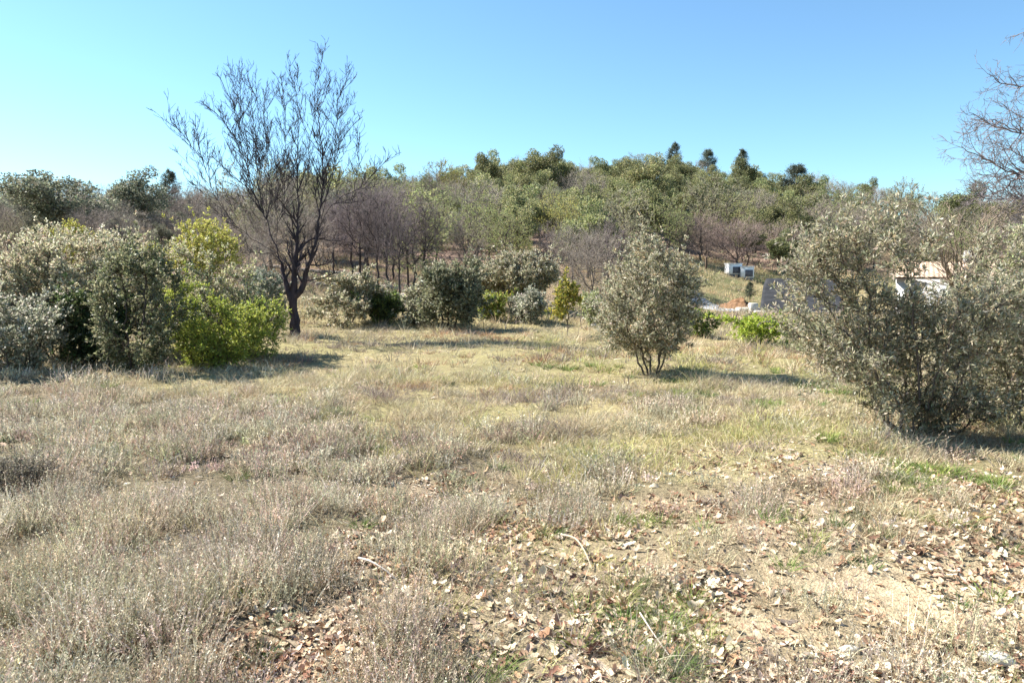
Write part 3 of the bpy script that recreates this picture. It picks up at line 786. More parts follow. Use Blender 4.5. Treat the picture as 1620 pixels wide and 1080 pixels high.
BIG = [
 (-1, .108, 0, [(466, 542), (467, 515), (464, 482), (464, 470)]),                                                        # 0 trunk
 (0, .075, .1, [(464, 476), (455, 459), (448, 430), (445, 410), (438, 401)]),                                            # 1 left limb
 (0, .072, .05, [(465, 472), (466, 435), (470, 397), (471, 360), (472, 332), (475, 318)]),                               # 2 centre limb
 (0, .075, -.1, [(466, 474), (480, 448), (489, 417), (500, 384), (507, 353)]),                                           # 3 right limb
 (1, .050, -.5, [(440, 402), (424, 391), (404, 384), (378, 360), (356, 336), (339, 308), (332, 290), (320, 252), (300, 228), (282, 202), (271, 193)]),
 (4, .018, .2, [(319, 250), (314, 225), (310, 205), (309, 182)]),
 (1, .022, -.7, [(440, 402), (415, 399), (385, 400), (360, 398), (334, 399), (318, 405), (304, 413)]),
 (1, .045, .5, [(443, 404), (430, 376), (420, 345), (412, 325), (401, 306), (394, 275), (387, 252), (380, 230), (380, 172), (381, 124)]),
 (7, .022, .3, [(385, 248), (372, 216), (350, 186), (332, 172), (315, 160)]),
 (7, .020, -.3, [(380, 195), (370, 170), (356, 140), (345, 118)]),
 (7, .030, .6, [(401, 306), (385, 292), (368, 280), (352, 262), (335, 248)]),
 (1, .040, .8, [(440, 404), (437, 380), (441, 352), (433, 315), (427, 285), (423, 250), (420, 212), (417, 180), (410, 160), (397, 140)]),
 (7, .030, .7, [(418, 342), (410, 300), (404, 250), (400, 200), (398, 150)]),
 (11, .032, 1.0, [(441, 352), (449, 332), (450, 290), (449, 262), (451, 235), (451, 172), (445, 130)]),
 (2, .058, .2, [(475, 320), (478, 306), (487, 285), (489, 250), (490, 220)]),
 (14, .032, -.2, [(490, 221), (480, 198), (472, 180), (469, 140), (460, 125), (459, 98)]),
 (15, .014, .2, [(469, 140), (472, 118), (471, 102)]),
 (14, .034, .3, [(490, 221), (497, 196), (497, 150), (502, 125), (509, 105), (511, 82)]),
 (17, .015, -.3, [(497, 180), (510, 165), (518, 140), (522, 122)]),
 (2, .035, .9, [(473, 335), (470, 290), (471, 240), (472, 205), (470, 170)]),
 (3, .050, .3, [(507, 353), (512, 335), (516, 310), (521, 292), (527, 278), (529, 245), (531, 210), (533, 165), (542, 140), (552, 118)]),
 (20, .020, -.2, [(532, 232), (543, 220), (551, 206), (560, 194), (573, 185)]),
 (20, .018, .4, [(530, 205), (520, 190), (508, 172), (500, 168)]),
 (3, .040, -.5, [(510, 346), (520, 330), (541, 311), (556, 303), (574, 297), (590, 277), (603, 262), (614, 250)]),
 (23, .020, .3, [(560, 302), (568, 270), (566, 240), (569, 210)]),
 (3, .034, .7, [(500, 384), (504, 350), (510, 310), (512, 272), (510, 235), (504, 195), (503, 165)]),
 (3, .018, -.8, [(489, 417), (503, 424), (516, 419), (530, 412)]),
 (3, .014, -.6, [(482, 447), (498, 442), (518, 437), (535, 432)]),
 (2, .020, .6, [(470, 400), (481, 384), (496, 374), (520, 382), (548, 380)]),
 (2, .020, -.7, [(471, 352), (458, 338), (448, 322), (436, 312)]),
]
limb_tree('leafless_tree', 'tall dark bare tree with a forked trunk standing alone at the meadow edge', 'tree', (466, 18.1), 18.1, BIG, (0.056, 0.044, 0.050), .13, 0.0052, 5, spawn=(0.088, .5), lenf=0.36, levels=3, upw=.34, boost=1.25, wig=.09)

EDGE = [
 (-1, .14, 0, [(1745, 640), (1738, 520), (1725, 400), (1712, 300), (1705, 180), (1700, 60), (1690, -80)]),
 (0, .050, -.6, [(1718, 340), (1680, 300), (1650, 283), (1622, 272), (1600, 278), (1580, 262), (1560, 250), (1535, 243), (1520, 230)]),
 (1, .025, .2, [(1622, 272), (1600, 290), (1582, 302), (1560, 312), (1535, 318), (1515, 305)]),
 (0, .040, .3, [(1708, 220), (1670, 215), (1640, 208), (1612, 212), (1590, 205), (1565, 198), (1545, 182), (1532, 178)]),
 (3, .018, -.3, [(1612, 212), (1592, 196), (1570, 185), (1550, 200), (1534, 216), (1523, 212)]),
 (0, .034, -.2, [(1702, 130), (1670, 132), (1645, 128), (1618, 138), (1595, 134), (1575, 128), (1562, 118)]),
 (0, .030, .4, [(1700, 60), (1670, 62), (1645, 55), (1622, 48), (1605, 58)]),
 (0, .045, -.9, [(1722, 380), (1690, 345), (1660, 325), (1628, 318), (1600, 312), (1570, 318), (1545, 308)]),
 (1, .020, .5, [(1650, 283), (1630, 255), (1605, 240), (1585, 235), (1560, 218)]),
 (3, .018, .3, [(1640, 208), (1620, 185), (1598, 176), (1580, 160)]),
]
limb_tree('leafless_tree', 'bare tree whose drooping grey-brown branches reach in from the edge above the olives', 'tree', (1742, 12.6), 12.6, EDGE, (0.20, 0.168, 0.168), .14, 0.0033, 9, spawn=(0.062, .5), lenf=0.42, levels=3, upw=-0.02, boost=.52)

ARCH = [(-1, .02, 0, [(1520, 520), (1519, 495)])]
ra = np.random.default_rng(77)
for i in range(26):
    t = ra.uniform(-1, 1); hgt = ra.uniform(315, 385)
    ARCH.append((0, .012, ra.uniform(-.6, .6), [(1520, 498), (1520 + 22 * t, 440), (1520 + 55 * t, hgt + 30), (1520 + 95 * t, hgt), (1520 + 135 * t, hgt + 14)]))
limb_tree('bramble_shrub', 'leafless tan shrub with arching stems above the two near olives', 'shrub', (1520, 10.2), 10.2, ARCH, (0.25, 0.195, 0.145), .02, 0.0028, 13, spawn=(0.13, .5), lenf=0.30, levels=2, upw=0.05)

# ------------------------------------------------------------------ hillside trees: one of each kind, then copies
def proto_bare(seed, h=4.6, w=1.9, col=(0.22, 0.175, 0.165), tw=0.013, zc=.62, hz=.40, tj=.045, tcol=.42):
    r = np.random.default_rng(seed)
    pts = lobes_points((0, 0, h * zc), (w, w, h * hz), 420, .36, .8, seed, .45, r)
    root = [np.array([0, 0, -.3])]; par = [-1]
    for j in range(6):
        root.append(np.array([r.normal(0, .05), r.normal(0, .05), h * tj * (j + 1)])); par.append(j)
    Nn, pr = colonize(pts, root, par, .24, .26, 60, (0, 0, .22), .2, r)
    rad = pipe_radii(pr, .009, 2.25, .11)
    tb, fb = MB(), MB()
    dark = np.array(col) * tcol
    big = rad > .026
    skeleton(tb, Nn, pr, rad, dark, .03, r)
    ch = np.where((pr >= 0) & (rad < .03))[0]
    e, d = sprays(fb, None, Nn[ch], nrm(Nn[ch] - Nn[pr[ch]]), 4, .5, 0, 0, 0, np.array(col), None, .25, .35, np.array([0, 0, h * .5]), tw * .5, r)
    kp = r.uniform(0, 1, len(e)) < .6; e, d = e[kp], d[kp]
    sprays(fb, None, e, d, 2, .28, 0, 0, 0, np.array(col) * 1.15, None, .25, .3, np.array([0, 0, h * .5]), tw * .36, r)
    return tb.mesh('bare_trunk', M_HBARK), fb.mesh('bare_crown', M_HBARK), (Nn, pr, rad)

def proto_bud(seed, palette, h=4.6, w=1.8, dens=5, ls=.085):
    r = np.random.default_rng(seed)
    pts = lobes_points((0, 0, h * .62), (w, w, h * .39), 380, .38, .8, seed, .45, r)
    root = [np.array([0, 0, -.3])]; par = [-1]
    for j in range(7):
        root.append(np.array([r.normal(0, .05), r.normal(0, .05), h * .045 * (j + 1)])); par.append(j)
    Nn, pr = colonize(pts, root, par, .25, .27, 60, (0, 0, .2), .2, r)
    rad = pipe_radii(pr, .009, 2.25, .10)
    tb, fb = MB(), MB()
    skeleton(tb, Nn, pr, rad, (0.085, .07, .06), .03, r)
    ch = np.where((pr >= 0) & (rad < .03))[0]
    sprays(tb, fb, Nn[ch], nrm(Nn[ch] - Nn[pr[ch]]), 3, .38, dens, ls, ls * .62, (0.2, .17, .14), palette, .25, .4, np.array([0, 0, h * .5]), .006, r)
    return tb.mesh('bud_trunk', M_HBARK), fb.mesh('bud_crown', M_HLEAF)

def proto_ever(seed, palette, h=3.9, w=1.9, nlob=26, nleaf=9000, ls=.13, low=.12):
    """evergreen: crown of many leaf clumps set around a branched trunk"""
    r = np.random.default_rng(seed)
    tb, fb = MB(), MB()
    C = lobes_points((0, 0, h * (.5 + low * .5)), (w * .8, w * .8, h * (.40 - low * .3)), nlob, .30, .9, seed, .55, r)
    root = [np.array([0, 0, -.3])]; par = [-1]
    for j in range(5):
        root.append(np.array([r.normal(0, .05), r.normal(0, .05), h * .05 * (j + 1)])); par.append(j)
    Nn, pr = colonize(C, root, par, .22, .3, 60, (0, 0, .1), .2, r)
    rad = pipe_radii(pr, .02, 2.2, .12)
    skeleton(tb, Nn, pr, rad, (0.075, .06, .05), .03, r)
    rl = r.uniform(.28, .62, nlob) * (w / 1.9)
    k = r.choice(nlob, nleaf, p=rl ** 2 / (rl ** 2).sum())
    q = rvec(nleaf, r); q[:, 2] = q[:, 2] * .75 + .08
    rr = rl[k] * r.uniform(.45, 1.08, nleaf)
    bp = 0.75 + .6 * vnoise(*(q * 2.2 + k[:, None] * 3.1).T, seed=seed)
    p = C[k] + q * (rr * bp)[:, None]
    d = nrm(q * .7 + rvec(nleaf, r) + np.array([0, 0, .25]))
    col = pal(palette, nleaf, .2, r) * np.exp(r.normal(0, .16, nlob))[k][:, None]
    leaves(fb, p, d, ls * r.uniform(.6, 1.3, nleaf), ls * .55 * r.uniform(.7, 1.3, nleaf), np.clip(col, .01, .6), r)
    return tb.mesh('ever_trunk', M_HBARK), fb.mesh('ever_crown', M_HLEAF)

def proto_pine(seed, palette, h=5.5, w=1.5, lop=0.0):
    r = np.random.default_rng(seed)
    tb, fb = MB(), MB()
    z = np.linspace(-.3, h * .96, 14)
    ax = np.stack([lop * (z / h) ** 2 * 1.2 + r.normal(0, .03, 14), r.normal(0, .03, 14), z], 1)
    rr = .13 * (1 - .9 * np.linspace(0, 1, 14))
    tubes(tb, ax[:-1], ax[1:], rr[:-1], rr[1:], 7, np.tile((0.10, .075, .06), (13, 1)))
    nb = 85
    t = r.uniform(.22, .98, nb); zz = t * h
    a = r.uniform(0, 2 * np.pi, nb)
    Lb = w * np.interp(t, [.2, .35, .6, .85, 1], [.65, 1, .82, .48, .12]) * r.uniform(.65, 1.15, nb)
    b0 = np.stack([lop * t ** 2 * 1.2, 0 * t, zz], 1)
    e = b0 + np.stack([np.cos(a) * Lb, np.sin(a) * Lb, Lb * r.uniform(.05, .5, nb)], 1)
    tubes(tb, b0, e, np.full(nb, .03), np.full(nb, .01), 4, np.tile((0.10, .08, .065), (nb, 1)))
    n = 9500
    k = r.integers(0, nb, n); s = r.uniform(.35, 1.05, n)
    p = b0[k] + (e[k] - b0[k]) * s[:, None] + r.normal(0, .12, (n, 3)) * (0.7 + Lb[k][:, None] * .5)
    d = nrm(nrm(e[k] - b0[k]) * .5 + rvec(n, r) + np.array([0, 0, .5]))
    leaves(fb, p, d, .16 * r.uniform(.6, 1.3, n), .05 * r.uniform(.7, 1.3, n), pal(palette, n, .2, r) * np.exp(r.normal(0, .2, nb))[k][:, None], r)
    return tb.mesh('pine_trunk', M_HBARK), fb.mesh('pine_crown', M_HLEAF)

GREYBARE = (0.29, 0.245, 0.21)
MAUVE = (0.29, 0.222, 0.195)
OAKG = [(0.225, 0.235, 0.10, 4), (0.29, 0.29, 0.135, 3), (0.09, 0.11, 0.05, 2), (0.27, 0.26, 0.15, 1)]
GREYOAK = [(0.19, 0.20, 0.135, 4), (0.13, 0.145, 0.095, 3), (0.26, 0.255, 0.185, 2)]
PINEG = [(0.10, 0.12, 0.08, 4), (0.14, 0.155, 0.11, 3), (0.065, 0.08, 0.06, 2)]
BUDG = [(0.31, 0.335, 0.13, 4), (0.23, 0.265, 0.10, 3), (0.38, 0.385, 0.18, 2)]
BUDY = [(0.40, 0.38, 0.11, 4), (0.32, 0.32, 0.09, 3), (0.24, 0.25, 0.09, 2)]
BUDP = [(0.28, 0.27, 0.17, 4), (0.22, 0.22, 0.13, 3), (0.34, 0.32, 0.2, 2)]

PROTO = {
 'bare': [proto_bare(201 + i, 4.8, 1.9 + .25 * (i % 2), GREYBARE) for i in range(4)],
 'tall': [proto_bare(211 + i, 4.8, 1.45, (0.20, 0.162, 0.158), .014, .68, .32, .07, .25) for i in range(3)],
 'mauve': [proto_bare(221 + i, 3.6, 2.0, MAUVE) for i in range(3)],
 'ever': [proto_ever(241 + i, OAKG, 3.7 + .3 * i, 1.9) for i in range(4)],
 'grey': [proto_ever(261 + i, GREYOAK, 4.2, 2.0) for i in range(3)],
 'bud': [proto_bud(281 + i, BUDG) for i in range(3)],
 'budy': [proto_bud(291 + i, BUDY) for i in range(2)],
 'budp': [proto_bud(301 + i, BUDP) for i in range(2)],
 'pine': [proto_pine(321, PINEG, 5.5, 1.7, .35), proto_pine(322, PINEG, 5.0, 1.9, 0), proto_pine(323, PINEG, 5.4, 1.4, -.1)],
}
NAME = {'bare': 'leafless_oak', 'tall': 'leafless_oak', 'mauve': 'leafless_almond', 'ever': 'evergreen_oak', 'grey': 'holm_oak', 'bud': 'budding_tree', 'budy': 'yellow_budding_tree', 'budp': 'pale_budding_tree', 'pine': 'pine_tree'}
MADE = {}
hr = np.random.default_rng(404)
def plant(kind, x, y, s, label, group=None, i=None, sz=None):
    """one tree of the wood: an empty at its foot with a trunk and a crown, copied from the first of its kind"""
    i = int(hr.integers(len(PROTO[kind]))) if i is None else i
    z = float(H(x, y))
    if (kind, i) not in MADE:
        th = thing(NAME[kind], label, 'tree', (x, y, z), group)
        kids = [link('trunk', PROTO[kind][i][0], th), link('crown', PROTO[kind][i][1], th)]
        MADE[(kind, i)] = (th, kids)
    else:
        src, ks = MADE[(kind, i)]
        th = src.copy(); COL.objects.link(th)
        for k in ks:
            c = k.copy(); c.parent = th; COL.objects.link(c)
        for key in ('group',):
            if key in th: del th[key]
        tag(th, label, 'tree', group)
        th.location = (x, y, z)
    th.rotation_euler = (0, 0, float(hr.uniform(0, 6.28)))
    th.scale = (s, s, s * (sz or 1.0))
    return th

# landmarks that can be told apart: kind, variant, pixel column, distance, top row, height of its proto, width factor
taken = []
def mark(kind, i, u, d, vtop, hp, label, wf=1.0):
    g = G(u, d); top = P(u, vtop, d)[2]
    s = (top - g[2]) / hp
    th = plant(kind, g[0], d, s, label, None, i)
    th.scale = (s * wf, s * wf, s); th.rotation_euler = (0, 0, 0.9 if kind == 'grey' else 0)
    taken.append((g[0], d, 1.2 * s))
mark('pine', 0, 1064, 128, 226, 5.5, 'dark leaning pine, tallest on the hill crest', .72)
mark('pine', 1, 1119, 128, 236, 5.0, 'broad round-headed pine in the middle of the three on the crest', .75)
mark('pine', 2, 1173, 127, 236, 5.4, 'slim pointed pine on the crest beside the broad round one', .72)
mark('pine', 1, 1258, 104, 260, 5.0, 'large dark pine lower down the crest than the three crest pines', 1.0)
mark('pine', 0, 268, 55, 270, 5.5, 'dark blue-green conifer on the skyline between the oaks and the big bare tree', .7)
mark('budy', 0, 694, 92, 252, 4.6, 'bright yellow-green tree on the skyline')
mark('budy', 1, 876, 96, 278, 4.6, 'rounded pale yellow tree just below the skyline in the centre')
mark('budy', 0, 975, 62, 322, 4.6, 'golden yellow tree among bare ones above the lone olive')
mark('bud', 0, 912, 48, 322, 4.6, 'light green tree with a forked trunk in the middle of the slope')
mark('bud', 1, 656, 34, 300, 4.6, 'tall thin forked tree with pale green leaf tips near the bare trunks')
mark('budy', 1, 828, 45, 372, 4.6, 'low yellow-tipped tree on the lower slope in the centre')
mark('bud', 2, 690, 44, 330, 4.6, 'green-leaved tree behind the thin forked tree')
mark('tall', 0, 583, 33, 298, 4.8, 'bare tree with a thick straight trunk nearest the big bare tree', .8)
mark('tall', 1, 612, 31, 312, 4.8, 'bare twin-stemmed tree rising behind the low dark green bush', .8)
mark('tall', 2, 632, 29.5, 322, 4.8, 'thin bare tree with a slightly bent trunk behind the low dark green bush', .7)
mark('tall', 1, 556, 36, 302, 4.8, 'bare tree showing between the limbs of the big tree and the thick straight trunk', .8)
mark('bare', 1, 838, 108, 244, 4.8, 'bare crown standing highest on the skyline in the centre')
mark('tall', 0, 598, 30.2, 306, 4.8, 'bare tree with a leaning trunk between the thick straight trunk and the twin-stemmed tree', .75)
mark('tall', 1, 570, 31.5, 296, 4.8, 'dark bare tree crowding against the thick straight trunk', .8)
mark('tall', 2, 645, 34, 302, 4.8, 'dark bare tree overtopping its neighbours next to the forked green-tipped tree', .8)
mark('tall', 0, 622, 37, 296, 4.8, 'dark bare tree standing behind the twin-stemmed one', .8)
mark('tall', 2, 528, 34, 318, 4.8, 'bare slim tree just past the outer limbs of the big bare tree', .8)
mark('tall', 0, 672, 33, 322, 4.8, 'slim bare tree with a clear trunk between the forked green-tipped tree and the dark olive', .7)
mark('tall', 1, 960, 33, 352, 4.8, 'bare tree partly hidden behind the lone rounded olive', .8)
mark('tall', 2, 870, 38, 352, 4.8, 'bare slender tree rising behind the silvery white shrub', .8)
mark('bud', 0, 800, 40, 330, 4.6, 'light green tree above the broad grey-green olive')
mark('bud', 1, 940, 60, 318, 4.6, 'fresh green tree beside the golden yellow one above the lone olive')
mark('bud', 2, 1330, 78, 288, 4.6, 'spring-green tree with a round crown high beyond the sloping roof', 1.2)
mark('bud', 0, 1290, 72, 312, 4.6, 'spring-green tree lower than the round-crowned one beyond the sloping roof', 1.1)
mark('bare', 2, 738, 40, 345, 4.8, 'spreading bare tree above the dark dense olive')
mark('bare', 0, 905, 36, 365, 4.8, 'bare tree with slanting stems above the golden tree')
mark('bare', 3, 935, 31, 372, 4.8, 'bare tree with several thin stems close to the lone rounded olive')
mark('grey', 2, 82, 40, 252, 4.2, 'big round grey-green oak on the skyline by the picture edge', 1.35)
mark('grey', 1, 218, 44, 268, 4.2, 'smaller grey-green oak on the skyline beside the big round oak')
mark('mauve', 0, 1165, 58.5, 352, 3.6, 'bare spreading tree right behind the two white cabinets', 1.1)
mark('ever', 0, 1232, 59, 365, 3.7, 'olive-green bushy tree at the edge of the clearing near the cabinets')

mark('pine', 2, 1186, 45, 446, 5.4, 'tiny dark cone-shaped conifer in the grass below the white cabinets', 1.1)
groups = {
 'bare': ('bare grey tree among many on the wooded slope', 'bare grey trees of the hillside wood'),
 'mauve': ('low bare reddish-brown tree in the thicket above the clearing', 'low reddish bare trees on the lower slope'),
 'ever': ('dense green evergreen tree on the upper slope', 'green evergreens of the hillside wood'),
 'grey': ('dull grey-green oak among the bare trees of the slope', 'grey-green oaks of the hillside wood'),
 'bud': ('light green tree coming into leaf on the slope', 'light green budding trees of the hillside'),
 'budy': ('small yellowish tree scattered among the hillside wood', 'yellowish budding trees of the hillside'),
 'budp': ('pale brownish-green tree in bud on the slope', 'pale budding trees of the hillside'),
}
cnt = {}
tries = 0
grid = {}
def free(x, y, rad):
    for i in range(int((x - 6) // 6), int((x + 6) // 6) + 1):
        for j in range(int((y - 6) // 6), int((y + 6) // 6) + 1):
            for (a, b, r_) in grid.get((i, j), ()):
                if (a - x) ** 2 + (b - y) ** 2 < ((rad + r_) * .5) ** 2: return False
    return True
for (a, b, r_) in taken: grid.setdefault((int(a // 6), int(b // 6)), []).append((a, b, 2.4))
for _ in range(9000):
    u = hr.uniform(-120, 1760); D_ = float(np.interp(u, TU, TD)); S_ = float(np.interp(u, TU, TS))
    y0 = max(S_ + 6, 27)
    if u < 330: y0 = max(y0, 36)
    y = y0 + (D_ + 3 - y0) * math.sqrt(hr.uniform(0, 1))
    x = float(X(u, y, 5))
    if 7.0 < x < 31 and y < 57.2: continue
    if u > 640 and u < 1060 and y < 32: continue
    rad = (2.3 + 1.3 * (y - 30) / 100) * (.62 if u < 420 else 1)
    if not free(x, y, rad): continue
    z = float(H(x, y)); uu, v = UV(x, y, z + 2.0); uu = float(uu); v = float(v)
    w = dict(bare=.20, ever=.28, grey=.10, bud=.26, budy=.06, budp=.10, mauve=0)
    if uu < 330: w = dict(bare=.5, grey=.35, ever=.05, bud=.0, budy=.0, budp=.1, mauve=0)
    elif uu < 560: w = dict(bare=.58, grey=.12, ever=.06, bud=.09, budy=.02, budp=.13, mauve=0)
    elif uu > 740 and uu < 1300 and v < 352: w = dict(ever=.66, bare=.10, bud=.12, budy=.02, grey=.06, budp=.04, mauve=0)
    elif uu > 940 and uu < 1270: w = dict(mauve=.24, ever=.32, bud=.22, budp=.14, grey=.08)
    elif uu >= 1300 and v < 318: w = dict(bare=.65, bud=.1, budp=.15, ever=.10)
    elif uu >= 1230: w = dict(bud=.38, ever=.15, bare=.22, budp=.25)
    if v < 300 and uu > 820 and uu < 1320 and y > D_ - 9: w = dict(bare=.5, ever=.38, budp=.12)
    ks = list(w); pw = np.array([w[k] for k in ks]); kind = ks[int(hr.choice(len(ks), p=pw / pw.sum()))]
    if kind in ('bare', 'ever') and cnt.get(kind, 0) >= 270: continue
    s = float(np.exp(hr.normal(0, .17))) * (0.86 if kind != 'ever' else 1.12)
    if uu < 420: s *= .62 if y > 50 else .5
    grid.setdefault((int(x // 6), int(y // 6)), []).append((x, y, rad))
    plant(kind, x, y, s, groups[kind][0], groups[kind][1])
    cnt[kind] = cnt.get(kind, 0) + 1
print('HILL', cnt)

# ------------------------------------------------------------------ built things in the clearing
def box(mb, c, s, col, rot=0.0, taper=1.0, bev=0.0):
    c = np.array(c, float); hx, hy, hz = np.array(s, float) / 2
    b = min(bev, hx * .45, hy * .45, hz * .45)
    if b <= 0:
        v = np.array([[-hx, -hy, -hz], [hx, -hy, -hz], [hx, hy, -hz], [-hx, hy, -hz], [-hx, -hy, hz], [hx, -hy, hz], [hx, hy, hz], [-hx, hy, hz]])
        v[4:, :2] *= taper
        f = [[0, 3, 2, 1], [4, 5, 6, 7], [0, 1, 5, 4], [1, 2, 6, 5], [2, 3, 7, 6], [3, 0, 4, 7]]
    else:
        rings = []
        for (z, k) in ((-hz, b), (-hz + b, 0), (hz - b, 0), (hz, b)):
            q = []
            for (sx, sy) in ((-1, -1), (1, -1), (1, 1), (-1, 1)):
                for e in ((0, 1), (1, 0)) if sx * sy > 0 else ((1, 0), (0, 1)):
                    q.append([sx * (hx - k - b * e[0]), sy * (hy - k - b * e[1]), z])
            rings.append(q)
        v = np.array(rings).reshape(-1, 3)
        f = []
        for r_ in range(3):
            for j in range(8): f.append([r_*8 + j, r_*8 + (j+1) % 8, (r_+1)*8 + (j+1) % 8, (r_+1)*8 + j])
        ca, sa = math.cos(rot), math.sin(rot)
        vv = np.stack([v[:, 0]*ca - v[:, 1]*sa, v[:, 0]*sa + v[:, 1]*ca, v[:, 2]], 1) + c
        n0 = mb.n
        mb.add(vv, np.array(f), np.asarray(col, float))
        mb.f.append(np.array([[n0 + 7 - j for j in range(8)]])); mb.f.append(np.array([[n0 + 24 + j for j in range(8)]]))
        return
    ca, sa = math.cos(rot), math.sin(rot)
    v = np.stack([v[:, 0]*ca - v[:, 1]*sa, v[:, 0]*sa + v[:, 1]*ca, v[:, 2]], 1) + c
    mb.add(v, np.array(f), np.asarray(col, float))

M_WHITE = noise_mat('white_panel', [(0.60, 0.59, 0.56), (0.76, 0.76, 0.75), (0.82, 0.82, 0.81)], 3, 0.6, 0.15, 30)
M_DARKP = noise_mat('dark_panel', [(0.10, 0.10, 0.12), (0.17, 0.17, 0.19)], 8, 0.6)
M_PLASTER = noise_mat('plaster', [(0.38, 0.38, 0.38), (0.48, 0.48, 0.47), (0.55, 0.54, 0.52)], 1.6, 0.9, 0.25, 25)
M_SLATE = noise_mat('slate_roof', [(0.024, 0.025, 0.027), (0.034, 0.035, 0.038), (0.048, 0.048, 0.051)], 3, 0.95, 0.4, 60, spec=0.1)
M_TILE = noise_mat('clay_tiles', [(0.36, 0.23, 0.15), (0.50, 0.36, 0.25), (0.60, 0.47, 0.35)], 5, 0.85, 0.3, 30)
M_EARTH = noise_mat('orange_earth', [(0.08, 0.045, 0.024), (0.16, 0.09, 0.047), (0.25, 0.155, 0.095)], 7, 0.95, 1.0, 14, spec=0.1)
M_SLAB = noise_mat('slab', [(0.24, 0.25, 0.26), (0.33, 0.34, 0.36)], 2.5, 0.9, 0.3, 25)
M_STONE = noise_mat('pale_stone', [(0.34, 0.32, 0.27), (0.48, 0.45, 0.39), (0.60, 0.57, 0.50)], 6, 0.9, 0.5, 30)
M_POST = noise_mat('post_wood', [(0.07, 0.045, 0.03), (0.12, 0.08, 0.05)], 8, 0.9, 0.6, 30, (1, 1, .2))
M_GLASS = noise_mat('window_glass', [(0.02, 0.025, 0.03), (0.04, 0.045, 0.05)], 2, 0.12, spec=0.6)
M_WALLST = noise_mat('wall_stone', [(0.24, 0.20, 0.16), (0.36, 0.31, 0.25), (0.46, 0.41, 0.34)], 7, 0.95, 0.8, 30, tint=True)
W1 = np.ones(3)

def cabinet(u, d, w, h, dp, label, rot):
    g = G(u, d)
    th = thing('white_cabinet', label, 'cabinet', g, 'white cabinets in the clearing')
    th.rotation_euler = (0, 0, rot)
    m = MB(); box(m, (0, 0, h / 2 + .04), (w, dp, h - .08), W1, bev=.035); link('body', m.mesh('cab', M_WHITE), th)
    m = MB(); box(m, (0, 0, h + .03), (w + .06, dp + .06, .06), W1, bev=.015); link('lid', m.mesh('lid', M_WHITE), th)
    m = MB(); box(m, (w * .1, -dp / 2 - .008, h * .48), (w * .60, .03, h * .58), W1)
    for k in range(5): box(m, (w * .1, -dp / 2 - .03, h * (.28 + .1 * k)), (w * .58, .02, .018), W1)
    link('vent', m.mesh('vent', M_DARKP), th)
    m = MB(); box(m, (0, 0, -.05), (w * .9, dp * .9, .22), W1); link('base', m.mesh('cabase', M_DARKP), th)
cabinet(1160.0, 55, 1.0, .80, .8, 'white metal cabinet with a dark square vent, nearest the wooden post', .10)
cabinet(1180.5, 54.6, .90, .84, .8, 'white metal cabinet with a dark square vent, farther from the wooden post', -.06)

g = G(1117, 54)
m = MB()
box(m, (0, 0, .42), (.13, .13, 1.15), W1, .3, .85, .015)
tag(link('wooden_post', m.mesh('post', M_POST), None, g), 'dark wooden post standing in the dry grass near the white cabinets', 'post')

bush('shrub_or_shade_clump', 'small dark clump added to imitate shaded thyme at the picture edge', 'shrub', 2, 5.35, -70, 74, 738, 812, [(0.13, 0.12, 0.10, 3), (0.2, 0.18, 0.14, 2), (0.08, 0.08, 0.06, 2)], n=300, stems=8, seed=62, step=.035, leaf=(.018, .006), lper=5, tl=.07, thin=.008, tip=.0016, bark=(.12, .1, .09))  # dark-leaved clump added in place of thyme lying in shadow

# shed with a dark roof
sx0, sy0 = X(1199, 33, 0), 32.6
th = thing('shed', 'low shed with a dark slate-grey sloping roof beside the orange earth heap', 'shed', (sx0, sy0, -1.6)); th.rotation_euler = (0, 0, -0.33)
m = MB(); box(m, (1.65, 2.5, .70), (2.8, 4.3, 1.5), W1); link('wall', m.mesh('shedwall', M_PLASTER), th)
m = MB()
nxr, nyr = 24, 20
ux, uy = np.meshgrid(np.linspace(-.05, 3.3, nxr), np.linspace(0, 5.0, nyr))
skew = .10 * (uy / 5.0) + .20 * np.clip(uy / 5.0 - .72, 0, 1) ** 1.2 * np.clip(1 - ux / 1.2, 0, 1) * 2.2
ztop = 1.56 + uy * .265
tp = np.stack([ux + skew, uy, ztop], -1).reshape(-1, 3); bt = tp - np.array([0, 0, .12])
gi = np.arange(nxr * nyr).reshape(nyr, nxr)
qf = np.stack([gi[:-1, :-1], gi[:-1, 1:], gi[1:, 1:], gi[1:, :-1]], -1).reshape(-1, 4)
m.add(tp, qf, W1); m.add(bt, qf[:, ::-1], W1)
rim = np.concatenate([gi[0, :], gi[1:, -1], gi[-1, -2::-1], gi[-2:0:-1, 0]])
k = len(rim); j = np.arange(k); off = nxr * nyr
m.f.append(np.stack([rim[(j + 1) % k], rim[j], rim[j] + off, rim[(j + 1) % k] + off], -1))
link('roof', m.mesh('shedroof', M_SLATE), th)
m = MB(); box(m, (1.62, -.09, 1.50), (3.4, .10, .10), W1, bev=.02); link('gutter', m.mesh('gutter', M_DARKP), th)

